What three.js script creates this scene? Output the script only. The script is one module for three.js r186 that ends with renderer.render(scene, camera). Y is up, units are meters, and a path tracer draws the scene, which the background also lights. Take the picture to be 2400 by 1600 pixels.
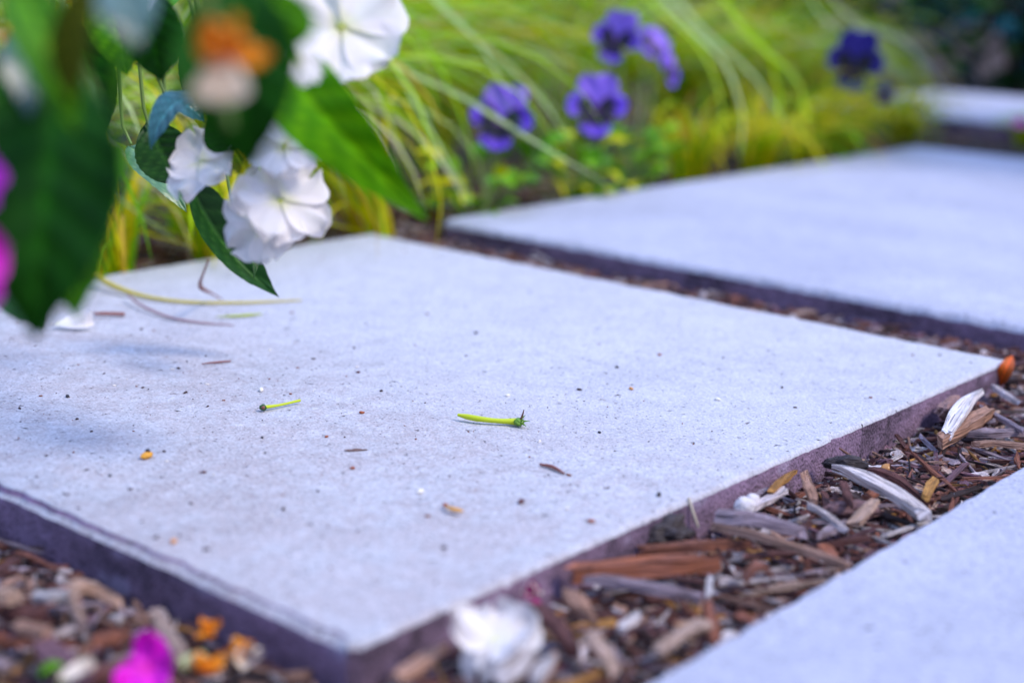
import * as THREE from 'three';
import { mergeGeometries, toCreasedNormals } from 'three/addons/utils/BufferGeometryUtils.js';
import { ImprovedNoise } from 'three/addons/math/ImprovedNoise.js';

// ---------- camera, sky, sun, exposure ----------
const scene = new THREE.Scene();
const camera = new THREE.PerspectiveCamera(25.75, 1024 / 682, 0.02, 300);
camera.position.set(0, 0.2483, 0);                       // 25 cm above the paving: y = 0 is the top of the pavers
camera.lookAt(0, 0.2483 - Math.sin(14.25 * Math.PI / 180), -Math.cos(14.25 * Math.PI / 180));
camera.rotateZ(2.0 * Math.PI / 180);
camera.focus = 0.835;
camera.userData.fStop = 3.5;

const renderer = new THREE.WebGLRenderer({ antialias: true });
renderer.toneMapping = THREE.LinearToneMapping;
renderer.toneMappingExposure = 2.0;
renderer.shadowMap.enabled = true;

const SKY_W = 128, SKY_H = 64, skyData = new Float32Array(SKY_W * SKY_H * 4);
for (let j = 0; j < SKY_H; j++) for (let i = 0; i < SKY_W; i++) {   // evenly overcast, cool, brighter overhead
  const el = ((j + 0.5) / SKY_H - 0.5) * Math.PI, s = Math.max(0, Math.sin(el));
  const L = el > 0 ? 0.08 + 1.02 * s : 0.04;
  const k = (j * SKY_W + i) * 4;
  skyData[k] = 0.44 * L; skyData[k + 1] = 0.60 * L; skyData[k + 2] = 1.10 * L; skyData[k + 3] = 1;
}
const sky = new THREE.DataTexture(skyData, SKY_W, SKY_H, THREE.RGBAFormat, THREE.FloatType);
sky.mapping = THREE.EquirectangularReflectionMapping;
sky.magFilter = sky.minFilter = THREE.LinearFilter; sky.needsUpdate = true;
scene.background = sky; scene.environment = sky;

const sun = new THREE.DirectionalLight(0xfff0e4, 1.5);
sun.position.set(3.6, 4.4, 0.6);
sun.target.position.set(0.1, 0, -1); scene.add(sun, sun.target);
sun.castShadow = true; sun.shadow.radius = 30; sun.shadow.mapSize.set(2048, 2048);
Object.assign(sun.shadow.camera, { left: -3, right: 3, top: 3, bottom: -3, near: 0.5, far: 12 });

const HERO_CHIPS = [[[0.1757,-0.007,-0.7537],
 [0.2051,-0.007,-0.6896],0.011,0.008,"white",0.0035,"long curved pale wood chip with a dark brown side, bowed over its neighbours","wood_chip","the bowed pale chip"],
 [[0.1897,-0.013,-0.769],
 [0.2145,-0.013,-0.7221],0.007,0.006,"brown",0.006,"long dark brown splinter tucked behind the bowed pale chip","wood_chip"],
 [[0.1014,-0.008,-0.6758],
 [0.1416,-0.008,-0.6651],0.009,0.009,"grey",0.002,"straight grey wood chip with a flat pale top and dark cut side","wood_chip","the straight grey chip"],
 [[0.1221,-0.009,-0.6973],
 [0.1429,-0.009,-0.7229],0.008,0.004,"pale",0.0,"short pale wood chip leaning beside the round white pebbles","wood_chip"],
 [[0.2506,-0.004,-0.8216],
 [0.2948,-0.004,-0.8987],0.014,0.006,"white",0.003,"broad whitish wood chip leaning on the orange tan chunk","wood_chip","the broad whitish chip"],
 [[0.2475,-0.008,-0.8177],
 [0.2891,-0.008,-0.8693],0.013,0.01,"tan",0.0,"chunky orange tan wood chip with split end","wood_chip"],
 [[0.2702,-0.012,-0.8415],
 [0.3044,-0.012,-0.8446],0.009,0.006,"grey",0.001,"grey plank-like wood chip with worn flat top beside the tan chunk","wood_chip","the grey plank-like chip"],
 [[0.2708,-0.013,-0.8246],
 [0.3031,-0.013,-0.825],0.006,0.005,"tan",0.001,"straight pinkish tan stick of wood below the grey plank-like chip","wood_chip"],
 [[0.0288,-0.006,-0.5986],
 [0.0924,-0.006,-0.617],0.01,0.012,"sienna",0.001,"largest wood slab, pale on top with a rust brown front face","wood_chip","the rust brown slab"],
 [[0.0313,-0.01,-0.6003],
 [0.0837,-0.01,-0.5912],0.007,0.006,"grey",0.001,"grey stick of wood lying against the front of the rust brown slab","wood_chip"],
 [[0.0961,-0.007,-0.6577],
 [0.1554,-0.007,-0.625],0.0055,0.005,"tan",0.002,"longest thin pinkish stick lying across the mulch strip","wood_chip","the longest pinkish stick"],
 [[0.0624,-0.012,-0.6454],
 [0.1147,-0.012,-0.6528],0.007,0.006,"sienna",0.001,"reddish brown stick of wood behind the rust brown slab","wood_chip"],
 [[0.0609,-0.009,-0.5344],
 [0.0826,-0.009,-0.5577],0.009,0.004,"cream",0.002,"cream coloured wood chip shaped like a wide blade","wood_chip","the blade shaped cream chip"],
 [[0.0248,-0.008,-0.5804],
 [0.037,-0.008,-0.5575],0.012,0.006,"tan",0.002,"ochre wood chip lying next to the fallen white flower","wood_chip","the fallen white flower"],
 [[0.1663,-0.006,-0.6718],
 [0.1833,-0.006,-0.702],0.01,0.004,"cream",0.0,"small rectangular cream chip lying below the bowed pale chip","wood_chip","the rectangular cream chip"],
 [[0.1566,-0.008,-0.7457],
 [0.1537,-0.008,-0.705],0.008,0.005,"tan",0.0,"upright tan wood chip with a forked split top","wood_chip","the forked tan chip"],
 [[0.1334,-0.008,-0.7141],
 [0.1535,-0.008,-0.7522],0.006,0.004,"ochre",0.002,"ochre splinter leaning near the side of the speckled paver","wood_chip"],
 [[0.2115,-0.008,-0.7157],
 [0.2255,-0.008,-0.7455],0.008,0.004,"ochre",0.0,"short ochre wood chip with a pitted face among fine splinters","wood_chip","the pitted ochre chip"],
 [[0.1502,-0.008,-0.701],
 [0.1605,-0.008,-0.6686],0.006,0.004,"pale",0.001,"pale wood stick crossing the dark purple bark","wood_chip"],
 [[0.1473,-0.009,-0.6579],
 [0.1656,-0.009,-0.6829],0.006,0.004,"grey",0.0,"light grey splinter crossing over a pale stick","wood_chip"],
 [[0.1221,-0.01,-0.7109],
 [0.1339,-0.01,-0.7247],0.005,0.004,"grey",0.0,"little grey splinter beside the ochre one near the speckled paver","wood_chip"],
 [[0.1717,-0.005,-0.7243],
 [0.1701,-0.005,-0.6932],0.006,0.005,"brown",0.0,"short dark brown stick propped up against the bowed pale chip","wood_chip"],
 [[0.1045,-0.008,-0.6038],
 [0.1176,-0.008,-0.6078],0.01,0.004,"sienna",0.006,"rusty orange curl of wood near the smooth bluish paver","wood_chip","the rusty orange curl"],
 [[0.0861,-0.01,-0.5879],
 [0.0915,-0.01,-0.6101],0.005,0.003,"white",0.0,"whitish wood chip standing on end beyond the grey stick","wood_chip"],
 [[0.0476,-0.01,-0.5515],
 [0.0548,-0.01,-0.5682],0.006,0.004,"white",0.0,"whitish blocky chip between ochre and cream chips","wood_chip"],
 [[-0.0004,-0.004,-0.4956],
 [0.0138,-0.004,-0.5175],0.01,0.005,"white",0.0,"whitish wood chip tucked under the fallen white flower","wood_chip"],
 [[0.0113,-0.006,-0.4971],
 [0.02,-0.006,-0.5185],0.008,0.005,"white",0.0,"narrow whitish chip beside the fallen white flower","wood_chip"],
 [[-0.0378,-0.006,-0.4984],
 [-0.0211,-0.006,-0.5225],0.009,0.006,"tan",0.0,"pinkish tan chip near the front corner of the speckled paver","wood_chip"],
 [[0.0144,-0.01,-0.569],
 [0.0283,-0.01,-0.5346],0.01,0.007,"brown",0.002,"thick dark brown stick of wood behind the fallen white flower","wood_chip"],
 [[0.0352,-0.008,-0.5424],
 [0.0427,-0.008,-0.5136],0.009,0.005,"cream",0.002,"pinkish cream chip beside the thick dark brown stick","wood_chip"],
 [[0.318,-0.01,-0.9481],
 [0.3178,-0.01,-0.8992],0.007,0.005,"pale",0.0,"narrow pale chip near the dead orange leaf","wood_chip","the dead orange leaf"],
 [[0.2906,-0.008,-0.8847],
 [0.3019,-0.008,-0.8384],0.004,0.004,"grey",0.0,"thin dark edged splinter slanting over the whitish broad chip","wood_chip"],
 [[-0.1912,-0.008,-0.5633],
 [-0.1743,-0.008,-0.5622],0.007,0.005,"white",0.0,"bright whitish slab of wood lying below the lipped paver edge","wood_chip","the bright whitish slab"],
 [[-0.1619,-0.004,-0.5287],
 [-0.1519,-0.004,-0.5501],0.008,0.007,"cream",0.014,"hook shaped pinkish tan chip below the lipped paver edge","wood_chip","the hook shaped chip"],
 [[-0.202,-0.002,-0.5476],
 [-0.191,-0.002,-0.5465],0.011,0.008,"cream",0.0,"stubby cream chunk of wood near the lipped paver edge","wood_chip"],
 [[-0.1356,-0.004,-0.5394],
 [-0.1173,-0.004,-0.502],0.008,0.007,"cream",0.0,"club ended pale stick below the lipped paver edge","wood_chip","the club ended stick"],
 [[-0.1771,-0.01,-0.524],
 [-0.151,-0.01,-0.4928],0.014,0.006,"mauve",0.0,"wide mauve grey flake of bark behind the magenta petals","bark_flake","the mauve bark flake"],
 [[-0.1864,-0.006,-0.528],
 [-0.1738,-0.006,-0.5244],0.009,0.006,"tan",0.0,"short tan chip above the mauve grey bark flake","wood_chip"],
 [[-0.1438,-0.008,-0.5281],
 [-0.1564,-0.008,-0.5233],0.009,0.006,"sienna",0.0,"reddish chip behind the hook shaped one","wood_chip"],
 [[-0.1997,-0.01,-0.5472],
 [-0.1809,-0.01,-0.5468],0.012,0.008,"brown",0.0,"dark brown slab of wood under the bright whitish one","wood_chip"],
 [[-0.1523,-0.012,-0.4999],
 [-0.1349,-0.012,-0.5116],0.012,0.008,"brown",0.0,"dark brown chip under the magenta petals","wood_chip"]];
const MAGENTA_LEAVES = [[[-0.1413,0.2135,-0.4606],
 [-0.1466,0.1313,-0.4397],0.046,[0.15,0.25,0.95],"dark",0.05,0.22],
 [[-0.1387,0.1856,-0.5],
 [-0.1576,0.12,-0.5039],0.04,[-0.4,0.35,0.85],"mid",0.08,0.3],
 [[-0.1439,0.2401,-0.4313],
 [-0.1238,0.1989,-0.4208],0.02,[0.4,0.5,0.8],"mid",0.08,0.3],
 [[-0.1558,0.2241,-0.4685],
 [-0.1476,0.1986,-0.4517],0.014,[0.2,0.95,0.3],"glossy",0.05,0.15],
 [[-0.1833,0.2132,-0.507],
 [-0.1651,0.1848,-0.4997],0.03,[0.3,0.3,0.9],"dark",0.05,0.3],
 [[-0.1176,0.239,-0.4103],
 [-0.1282,0.2034,-0.4219],0.014,[-0.3,0.1,0.95],"olive",0.05,0.3]];
const MAGENTA_FLOWERS = [[[-0.1711,0.1763,-0.4357],0.038,[0.35,0.7,0.6],"magenta",0.3],
 [[-0.1697,0.155,-0.4303],0.034,[0.35,0.6,0.65],"magenta",1.1],
 [[-0.1808,0.1835,-0.4994],0.022,[0.6,0.1,0.7],"pinkish",0.2]];
const ORANGE_LEAVES = [[[-0.0837,0.2421,-0.4369],
 [-0.0793,0.1861,-0.433],0.036,[0.0,0.3,0.95],"dark",0.06,0.2],
 [[-0.0705,0.239,-0.4413],
 [-0.0732,0.2168,-0.446],0.022,[0.4,0.5,0.75],"mid",0.05,0.25],
 [[-0.1216,0.242,-0.4421],
 [-0.1073,0.2228,-0.4268],0.022,[0.1,0.95,0.35],"glossy",0.05,0.2],
 [[-0.1269,0.2243,-0.4891],
 [-0.1344,0.1865,-0.5002],0.01,[-0.8,0.1,0.6],"mid",0.08,0.25]];
const ORANGE_FLOWERS = [[[-0.0792,0.2214,-0.4059],0.0115,[0.1,0.75,0.6],"orange",0.2],
 [[-0.0799,0.2092,-0.4028],0.0105,[0.0,0.7,0.7],"cream",0.0],
 [[-0.1725,0.2113,-0.5271],0.013,[0.1,0.3,0.9],"orange",0.9]];
const WHITE_LEAVES = [[[-0.107,0.215,-0.6106],
 [-0.0396,0.1555,-0.5594],0.031,[-0.45,0.45,0.75],"bright",0.1,0.22],
 [[-0.1666,0.232,-0.6768],
 [-0.1649,0.1893,-0.6866],0.03,[-0.1,0.2,0.97],"dark",0.05,0.25],
 [[-0.1587,0.1838,-0.7471],
 [-0.1806,0.1603,-0.7205],0.021,[-0.25,0.75,0.55],"blue",0.12,0.2],
 [[-0.1812,0.1762,-0.7658],
 [-0.1602,0.1664,-0.7633],0.02,[0.2,0.8,0.5],"blue",0.1,0.2],
 [[-0.225,0.141,-0.86],
 [-0.1859,0.1088,-0.8312],0.022,[0.35,0.5,0.75],"grey",0.05,0.3],
 [[-0.2025,0.1122,-0.894],
 [-0.1518,0.04,-0.9066],0.028,[0.55,0.25,0.75],"deep",-0.1,0.7],
 [[-0.1666,0.1016,-0.8707],
 [-0.1472,0.0693,-0.8418],0.017,[0.8,0.1,0.55],"deep",0.06,0.5],
 [[-0.1994,0.1577,-0.8024],
 [-0.1856,0.122,-0.8139],0.03,[0.2,0.3,0.9],"deep",0.06,0.3],
 [[-0.1898,0.1975,-0.6268],
 [-0.1851,0.1749,-0.6417],0.02,[0.3,0.6,0.7],"grey",0.05,0.25],
 [[-0.2159,0.1078,-0.6453],
 [-0.1968,0.0959,-0.601],0.03,[0.1,0.3,0.9],"deep",0.05,0.3],
 [[-0.1378,0.1542,-0.719],
 [-0.1438,0.1797,-0.7048],0.022,[0.1,0.2,0.95],"dark",0.06,0.3],
 [[-0.1977,0.2322,-0.7181],
 [-0.1895,0.1884,-0.7276],0.026,[0.2,0.3,0.9],"mid",0.05,0.3],
 [[-0.221,0.2104,-0.7539],
 [-0.2152,0.1506,-0.7799],0.024,[0.4,0.3,0.8],"dark",0.05,0.3],
 [[-0.2082,0.2342,-0.925],
 [-0.22,0.2055,-0.8764],0.03,[0.0,0.5,0.8],"mid",0.05,0.3],
 [[-0.1704,0.2096,-0.8156],
 [-0.1824,0.1652,-0.8249],0.02,[0.2,0.3,0.9],"dark",0.05,0.3],
 [[-0.2505,0.1471,-0.7997],
 [-0.2234,0.1309,-0.7749],0.02,[0.3,0.5,0.7],"mid",0.05,0.3],
 [[-0.1037,0.2193,-0.6323],
 [-0.1056,0.1752,-0.6005],0.026,[0.1,0.2,0.95],"dark",0.06,0.3]];
const WHITE_FLOWERS = [[[-0.0802,0.2166,-0.6729],0.056,[0.3,0.45,0.8],"white",0.3],
 [[-0.1535,0.1474,-0.7275],0.036,[-0.3,0.65,0.7],"white",0.6],
 [[-0.1095,0.1596,-0.6997],0.032,[0.1,0.6,0.75],"white",1.6],
 [[-0.1112,0.1347,-0.6934],0.042,[0.4,0.65,0.65],"white",0.2],
 [[-0.1205,0.1216,-0.7004],0.036,[0.05,0.25,0.9],"white",0.9],
 [[-0.086,0.209,-0.5626],0.02,[0.75,0.5,0.35],"white",0.4],
 [[-0.1697,0.2296,-0.6556],0.022,[0.2,0.5,0.85],"white",0.1]];
const PANSIES = [[[-0.0194,0.0842,-1.5885],0.068,[-0.25,0.25,0.93],0.1],
 [[0.0848,0.0932,-1.6733],0.066,[-0.05,0.15,0.98],0.0],
 [[0.1168,0.1588,-1.8757],0.064,[-0.45,0.2,0.85],0.15],
 [[0.1615,0.1504,-1.9148],0.052,[0.45,0.5,0.6],1.0],
 [[0.1805,0.1223,-1.887],0.044,[0.75,0.25,0.5],0.5],
 [[0.4705,0.1254,-2.1561],0.082,[0.05,-0.1,0.98],0.1],
 [[0.5181,0.0818,-2.1657],0.034,[0.2,0.1,0.95],0.4]];
const ARCHING_BLADES = [[0,[[-0.2091,0.2203,-1.6024],
 [-0.1254,0.145,-1.5214],
 [-0.0588,0.1187,-1.4837],
 [0.0138,0.0818,-1.4434],
 [0.0854,0.0479,-1.4039]],0.0052,3],
 [0,[[-0.2259,0.237,-1.6273],
 [-0.1407,0.16,-1.5458],
 [-0.0995,0.1011,-1.4999],
 [-0.0642,0.0486,-1.4556],
 [-0.0434,0.0224,-1.418]],0.0048,3],
 [0,[[-0.2492,0.1872,-1.5734],
 [-0.1648,0.1142,-1.4929],
 [-0.1066,0.0887,-1.4555],
 [-0.0665,0.0539,-1.4157],
 [-0.0473,0.0278,-1.3781]],0.0045,7],
 [0,[[-0.199,0.2995,-1.7876],
 [-0.1064,0.2138,-1.673],
 [-0.043,0.1589,-1.6281],
 [-0.0086,0.1008,-1.5824]],0.006,3],
 [0,[[-0.205,0.269,-1.6767],
 [-0.1187,0.1888,-1.5944],
 [-0.0747,0.1235,-1.5469],
 [-0.0499,0.0727,-1.503],
 [-0.0433,0.0398,-1.4637]],0.004,1],
 [0,[[-0.1584,0.2628,-1.7783],
 [-0.0691,0.1777,-1.6948],
 [-0.0152,0.1401,-1.6543],
 [0.0325,0.095,-1.6119],
 [0.0509,0.068,-1.5741]],0.005,3],
 [0,[[-0.2354,0.2579,-1.5707],
 [-0.1525,0.1831,-1.4898],
 [-0.1305,0.1138,-1.4412],
 [-0.1015,0.0554,-1.3955],
 [-0.0826,0.0298,-1.358]],0.004,0],
 [1,[[0.1051,0.2855,-2.042],
 [0.1982,0.1871,-1.9551],
 [0.2562,0.1328,-1.9104],
 [0.2767,0.0688,-1.8632],
 [0.2687,0.0252,-1.8211]],0.0055,3],
 [1,[[0.2119,0.2622,-2.1392],
 [0.3026,0.1607,-2.0206],
 [0.3612,0.1101,-1.9768],
 [0.372,0.0383,-1.9276]],0.0055,6],
 [1,[[0.137,0.2763,-2.0912],
 [0.2282,0.1767,-1.9731],
 [0.2919,0.1222,-1.9283],
 [0.3378,0.0585,-1.8812]],0.006,3],
 [1,[[0.0649,0.306,-2.0472],
 [0.1593,0.2069,-1.9601],
 [0.2233,0.1525,-1.9154],
 [0.2485,0.0884,-1.8681],
 [0.2465,0.0356,-1.8238]],0.005,6],
 [1,[[0.1746,0.3125,-2.152],
 [0.2709,0.2083,-2.0636],
 [0.3258,0.145,-2.0166],
 [0.3403,0.0716,-1.967],
 [0.3284,0.0315,-1.9259]],0.006,0],
 [1,[[0.3887,0.3011,-2.4071],
 [0.4927,0.1846,-2.3156],
 [0.5767,0.1483,-2.2754],
 [0.6179,0.0995,-2.2321],
 [0.636,0.0544,-2.1896]],0.0035,7],
 [1,[[0.3627,0.2874,-2.4036],
 [0.4611,0.1722,-2.2815],
 [0.5383,0.1273,-2.2391],
 [0.5763,0.0764,-2.1952]],0.0035,3],
 [2,[[-0.5177,0.1447,-1.3769],
 [-0.4293,0.0831,-1.2993],
 [-0.3668,0.0394,-1.2573],
 [-0.3113,0.0219,-1.2219],
 [-0.2549,0.0156,-1.1893]],0.006,2],
 [2,[[-0.4792,0.1399,-1.355],
 [-0.3839,0.0835,-1.2478],
 [-0.3174,0.0454,-1.2072],
 [-0.2678,0.0222,-1.1703]],0.0045,3],
 [2,[[-0.4408,0.1777,-1.2924],
 [-0.35,0.1226,-1.1855],
 [-0.2903,0.0829,-1.1445],
 [-0.2418,0.0637,-1.1087]],0.0045,7],
 [2,[[-0.3976,0.1798,-1.2001],
 [-0.3123,0.1295,-1.0944],
 [-0.295,0.1008,-1.0562],
 [-0.2819,0.0794,-1.0198]],0.0032,7],
 [2,[[-0.4194,0.2377,-1.1529],
 [-0.3338,0.1861,-1.0469],
 [-0.2971,0.1542,-1.0078],
 [-0.2722,0.1374,-0.9726]],0.003,7],
 [2,[[-0.333,0.1484,-1.4191],
 [-0.2512,0.0845,-1.3409],
 [-0.2142,0.0493,-1.301],
 [-0.1644,0.027,-1.2644],
 [-0.1246,0.0264,-1.2333]],0.0045,2],
 [2,[[-0.3108,0.1786,-1.468],
 [-0.2233,0.1142,-1.3588],
 [-0.1711,0.0639,-1.3151],
 [-0.1328,0.0335,-1.2764]],0.0045,0],
 [2,[[-0.3572,0.2773,-1.2661],
 [-0.2738,0.2176,-1.1581],
 [-0.2465,0.1856,-1.119],
 [-0.2267,0.164,-1.0826]],0.004,3]];
const DEBRIS = {"stemA":[[-0.0287,0.0035,-0.7941],[-0.0174,0.003,-0.7898],[-0.0067,0.0025,-0.7887],[0.0044,0.0025,-0.7884]],"calyx":[0.0053,0.003,-0.7861],"stemB":[[-0.137,0.0025,-0.7991],[-0.1308,0.002,-0.8048],[-0.1196,0.0022,-0.8156]],"twigA":[[0.0165,0.001,-0.7217],[0.0227,0.0016,-0.7167],[0.0284,0.001,-0.7092]],"twigB":[[-0.1916,0.001,-0.8907],[-0.1836,0.0012,-0.8941],[-0.1753,0.001,-0.8991]],"curl":[[-0.0283,0.002,-0.6554],[-0.0249,0.0028,-0.6492],[-0.0197,0.002,-0.6485]],"stalkA":[[-0.3196,0.0094,-1.1052],[-0.2982,0.006,-1.0816],[-0.2724,0.003,-1.0642],[-0.2387,0.002,-1.0527],[-0.1991,0.002,-1.0562],[-0.1564,0.0015,-1.0737]],"stalkB":[[-0.2787,0.0059,-1.0527],[-0.266,0.004,-1.0326],[-0.2366,0.002,-1.0034],[-0.2139,0.0015,-0.9938],[-0.1907,0.001,-0.9918]],"stalkC":[[-0.2974,0.002,-1.0045],[-0.2839,0.003,-1.0036],[-0.2699,0.002,-1.0087]],"sliver":[[-0.2078,0.001,-1.0146],[-0.1922,0.0015,-1.0188],[-0.1777,0.001,-1.0284]],"tendril":[[-0.2011,0.0519,-0.9612],[-0.2083,0.0394,-0.9787],[-0.2145,0.0273,-0.9962],[-0.2171,0.008,-1.0534],[-0.2122,0.003,-1.0595]],"tendrilB":[[-0.1758,0.069,-0.9346],[-0.1786,0.0572,-0.9523],[-0.1819,0.0484,-0.9604],[-0.1825,0.0423,-0.9691]],"straw":[[0.0877,0.001,-0.6801],[0.0902,-0.006,-0.6792],[0.0933,-0.014,-0.6803]],"whitepetal":[-0.2936,0.004,-0.9666],"orangeSeed":[-0.1819,0.002,-0.7121],"smudge":[-0.0799,0.0,-0.7361],"flowerFallen":[-0.0017,-0.001,-0.5191],"pinkBud":[0.0116,-0.006,-0.576],"magentaFallen":[-0.1272,-0.004,-0.4911],"orangeBits":[[-0.0962,-0.004,-0.5107],[-0.1071,-0.004,-0.4943],[-0.1121,-0.004,-0.5259]],"greenBit":[-0.1668,-0.006,-0.4894],"pinkPale":[-0.1571,-0.004,-0.4832],"greenStalk":[[-0.1168,-0.003,-0.4949],[-0.1095,-0.003,-0.5023]],"deadLeaf":[0.3318,-0.006,-0.9649],"barkLump":[0.0762,-0.012,-0.6625],"barkBlack":[0.1825,-0.008,-0.7643],"barkBrown":[0.2713,-0.008,-0.8796],"barkPurple":[0.1739,-0.012,-0.7062],"pebbles":[[0.1175,-0.008,-0.6948],[0.1229,-0.008,-0.7044]],"acorn":[0.2008,-0.009,-0.7587],"darkTwig":[[0.1788,0.0,-0.7689],[0.1892,-0.007,-0.7692],[0.1972,-0.013,-0.7663]],"farMagenta":[0.8382,0.0132,-2.5197],"mulchbase":[-2.3952,0.0,-6.9852]};
const SEEDS = [[[-0.0017,0.0015,-0.8456],0.0022,"white","round white seed behind the calyx end of the long green stalk"],
 [[-0.1459,0.0021,-0.8382],0.003,"white","white seed behind the shorter green stalk"],
 [[-0.0828,0.0015,-0.8013],0.0022,"rust","rust brown seed between the two green stalks"],
 [[-0.2517,0.0017,-0.8131],0.0024,"black","black seed alone on the speckled paver near the drooping leaves"],
 [[-0.0941,0.0014,-0.8852],0.002,"darkred","dark red seed behind the rust brown one"],
 [[0.0732,0.0017,-0.8692],0.0024,"orange","orange and cream seed on the clean part of the speckled paver"],
 [[-0.0249,0.0017,-0.9961],0.0024,"black","small black pellet nearest the seam to the long paver"],
 [[0.0674,0.0014,-0.9188],0.002,"black","dark seed just behind the orange and cream one"],
 [[0.0068,0.0021,-0.6667],0.003,"darkred","long dark bud standing on the paver before the reddish twig"],
 [[0.0979,0.0014,-0.954],0.002,"rust","pinkish brown seed behind the orange and cream one"],
 [[0.0739,0.0018,-0.6842],0.0026,"black","flat black fleck near the straw covered paver edge"],
 [[0.0391,0.0018,-0.6453],0.0026,"rust","reddish fleck near the paver edge above the rust brown slab"],
 [[-0.1434,0.0021,-0.603],0.003,"orange","orange fleck near the lipped paver edge"],
 [[-0.1491,0.0013,-0.6936],0.0018,"darkred","dark red fleck beside the orange seed with a black head"],
 [[-0.1928,0.0013,-0.6846],0.0018,"black","dark fleck on the rusty stained patch"],
 [[-0.0777,0.0014,-0.7072],0.002,"rust","brown crumb beside the smudged brown fleck"],
 [[-0.1303,0.0011,-0.7513],0.0016,"black","tiny black fleck before the shorter green stalk"],
 [[-0.0967,0.0011,-0.7566],0.0016,"rust","tiny brown crumb beside the tiny black fleck"],
 [[0.0496,0.0011,-0.7809],0.0016,"black","tiny black fleck beyond the calyx of the long green stalk"],
 [[-0.0415,0.0021,-0.6759],0.003,"white","white fleck behind the orange curl on the paver"],
 [[0.1236,0.0018,-0.853],0.0026,"white","white sliver far along the clean part of the paver"],
 [[0.1673,0.0011,-0.885],0.0016,"black","tiny black pellet near the white sliver"]];
// ---------- helpers ----------
function rng(seed) { let a = seed >>> 0; return () => { a = (a + 0x6D2B79F5) | 0; let t = Math.imul(a ^ (a >>> 15), 1 | a); t = (t + Math.imul(t ^ (t >>> 7), 61 | t)) ^ t; return ((t ^ (t >>> 14)) >>> 0) / 4294967296; }; }
const perlin = new ImprovedNoise();
const v3 = (a) => new THREE.Vector3(a[0], a[1], a[2]);
const taken = {};
function numbered(name) { const n = taken[name] = (taken[name] ?? -1) + 1; return n ? `${name}_${String(n).padStart(3, '0')}` : name; }
function tag(o, label, category, group) { o.userData.label = label; o.userData.category = category; if (group) o.userData.group = group; return o; }
function mesh(name, geo, mat, parent) { const m = new THREE.Mesh(geo, mat); m.name = parent ? name : numbered(name); m.castShadow = m.receiveShadow = true; (parent ?? scene).add(m); return m; }
function group(name, pos, parent) { const g = new THREE.Group(); g.name = parent ? name : numbered(name); if (pos) g.position.copy(pos); (parent ?? scene).add(g); return g; }
const lerp = (a, b, t) => a + (b - a) * t, clamp = (x, a = 0, b = 1) => Math.min(b, Math.max(a, x)), smooth = (a, b, x) => { const t = clamp((x - a) / (b - a)); return t * t * (3 - 2 * t); };
const lin = (r, g, b) => new THREE.Color().setRGB(r, g, b);

// tiling value noise for textures
function noiseTile(n, seed) { const r = rng(seed), a = new Float32Array(n * n); for (let i = 0; i < a.length; i++) a[i] = r(); return a; }
function sampleTile(a, n, x, y) {
  const x0 = Math.floor(x), y0 = Math.floor(y), fx = x - x0, fy = y - y0, sx = fx * fx * (3 - 2 * fx), sy = fy * fy * (3 - 2 * fy);
  const i0 = ((x0 % n) + n) % n, i1 = (i0 + 1) % n, j0 = (((y0 % n) + n) % n) * n, j1 = ((((y0 + 1) % n) + n) % n) * n;
  const p = a[j0 + i0], q = a[j0 + i1], s = a[j1 + i0], t = a[j1 + i1];
  return (p + (q - p) * sx) + ((s + (t - s) * sx) - (p + (q - p) * sx)) * sy;
}
function dataTex(data, w, h, srgb, repeat = true) {
  const t = new THREE.DataTexture(data, w, h, THREE.RGBAFormat, THREE.UnsignedByteType);
  if (srgb) t.colorSpace = THREE.SRGBColorSpace;
  t.wrapS = t.wrapT = repeat ? THREE.RepeatWrapping : THREE.ClampToEdgeWrapping;
  t.magFilter = THREE.LinearFilter; t.minFilter = THREE.LinearMipmapLinearFilter; t.generateMipmaps = true; t.needsUpdate = true; return t;
}
const toS = (x) => 255 * (x <= 0.0031308 ? 12.92 * x : 1.055 * Math.pow(Math.max(x, 0), 1 / 2.4) - 0.055);

// ---------- paving: the frame of the slabs (x along the strip of mulch, -z across it) ----------
const FRAME = 50.1 * Math.PI / 180, CORNER = new THREE.Vector3(-0.05465, 0, -0.50928);
const AX = new THREE.Vector3(Math.cos(FRAME), 0, -Math.sin(FRAME)), BX = new THREE.Vector3(-Math.sin(FRAME), 0, -Math.cos(FRAME));
const uvp = (a, b, y = 0) => CORNER.clone().addScaledVector(AX, a).addScaledVector(BX, b).setY(y);
const toAB = (p) => { const d = p.clone().sub(CORNER); return [d.dot(AX), d.dot(BX)]; };
const SLABS = [[0, 0, 0.61, 0.611], [0.715, 0.0, 1.05, 0.622], [0.0, -0.706, 0.61, 0.61], [2.28, 0.50, 0.61, 0.61]];
const inSlab = (a, b, m = 0) => SLABS.some(([x, y, w, d]) => a > x - m && a < x + w + m && b > y - m && b < y + d + m);

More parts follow.
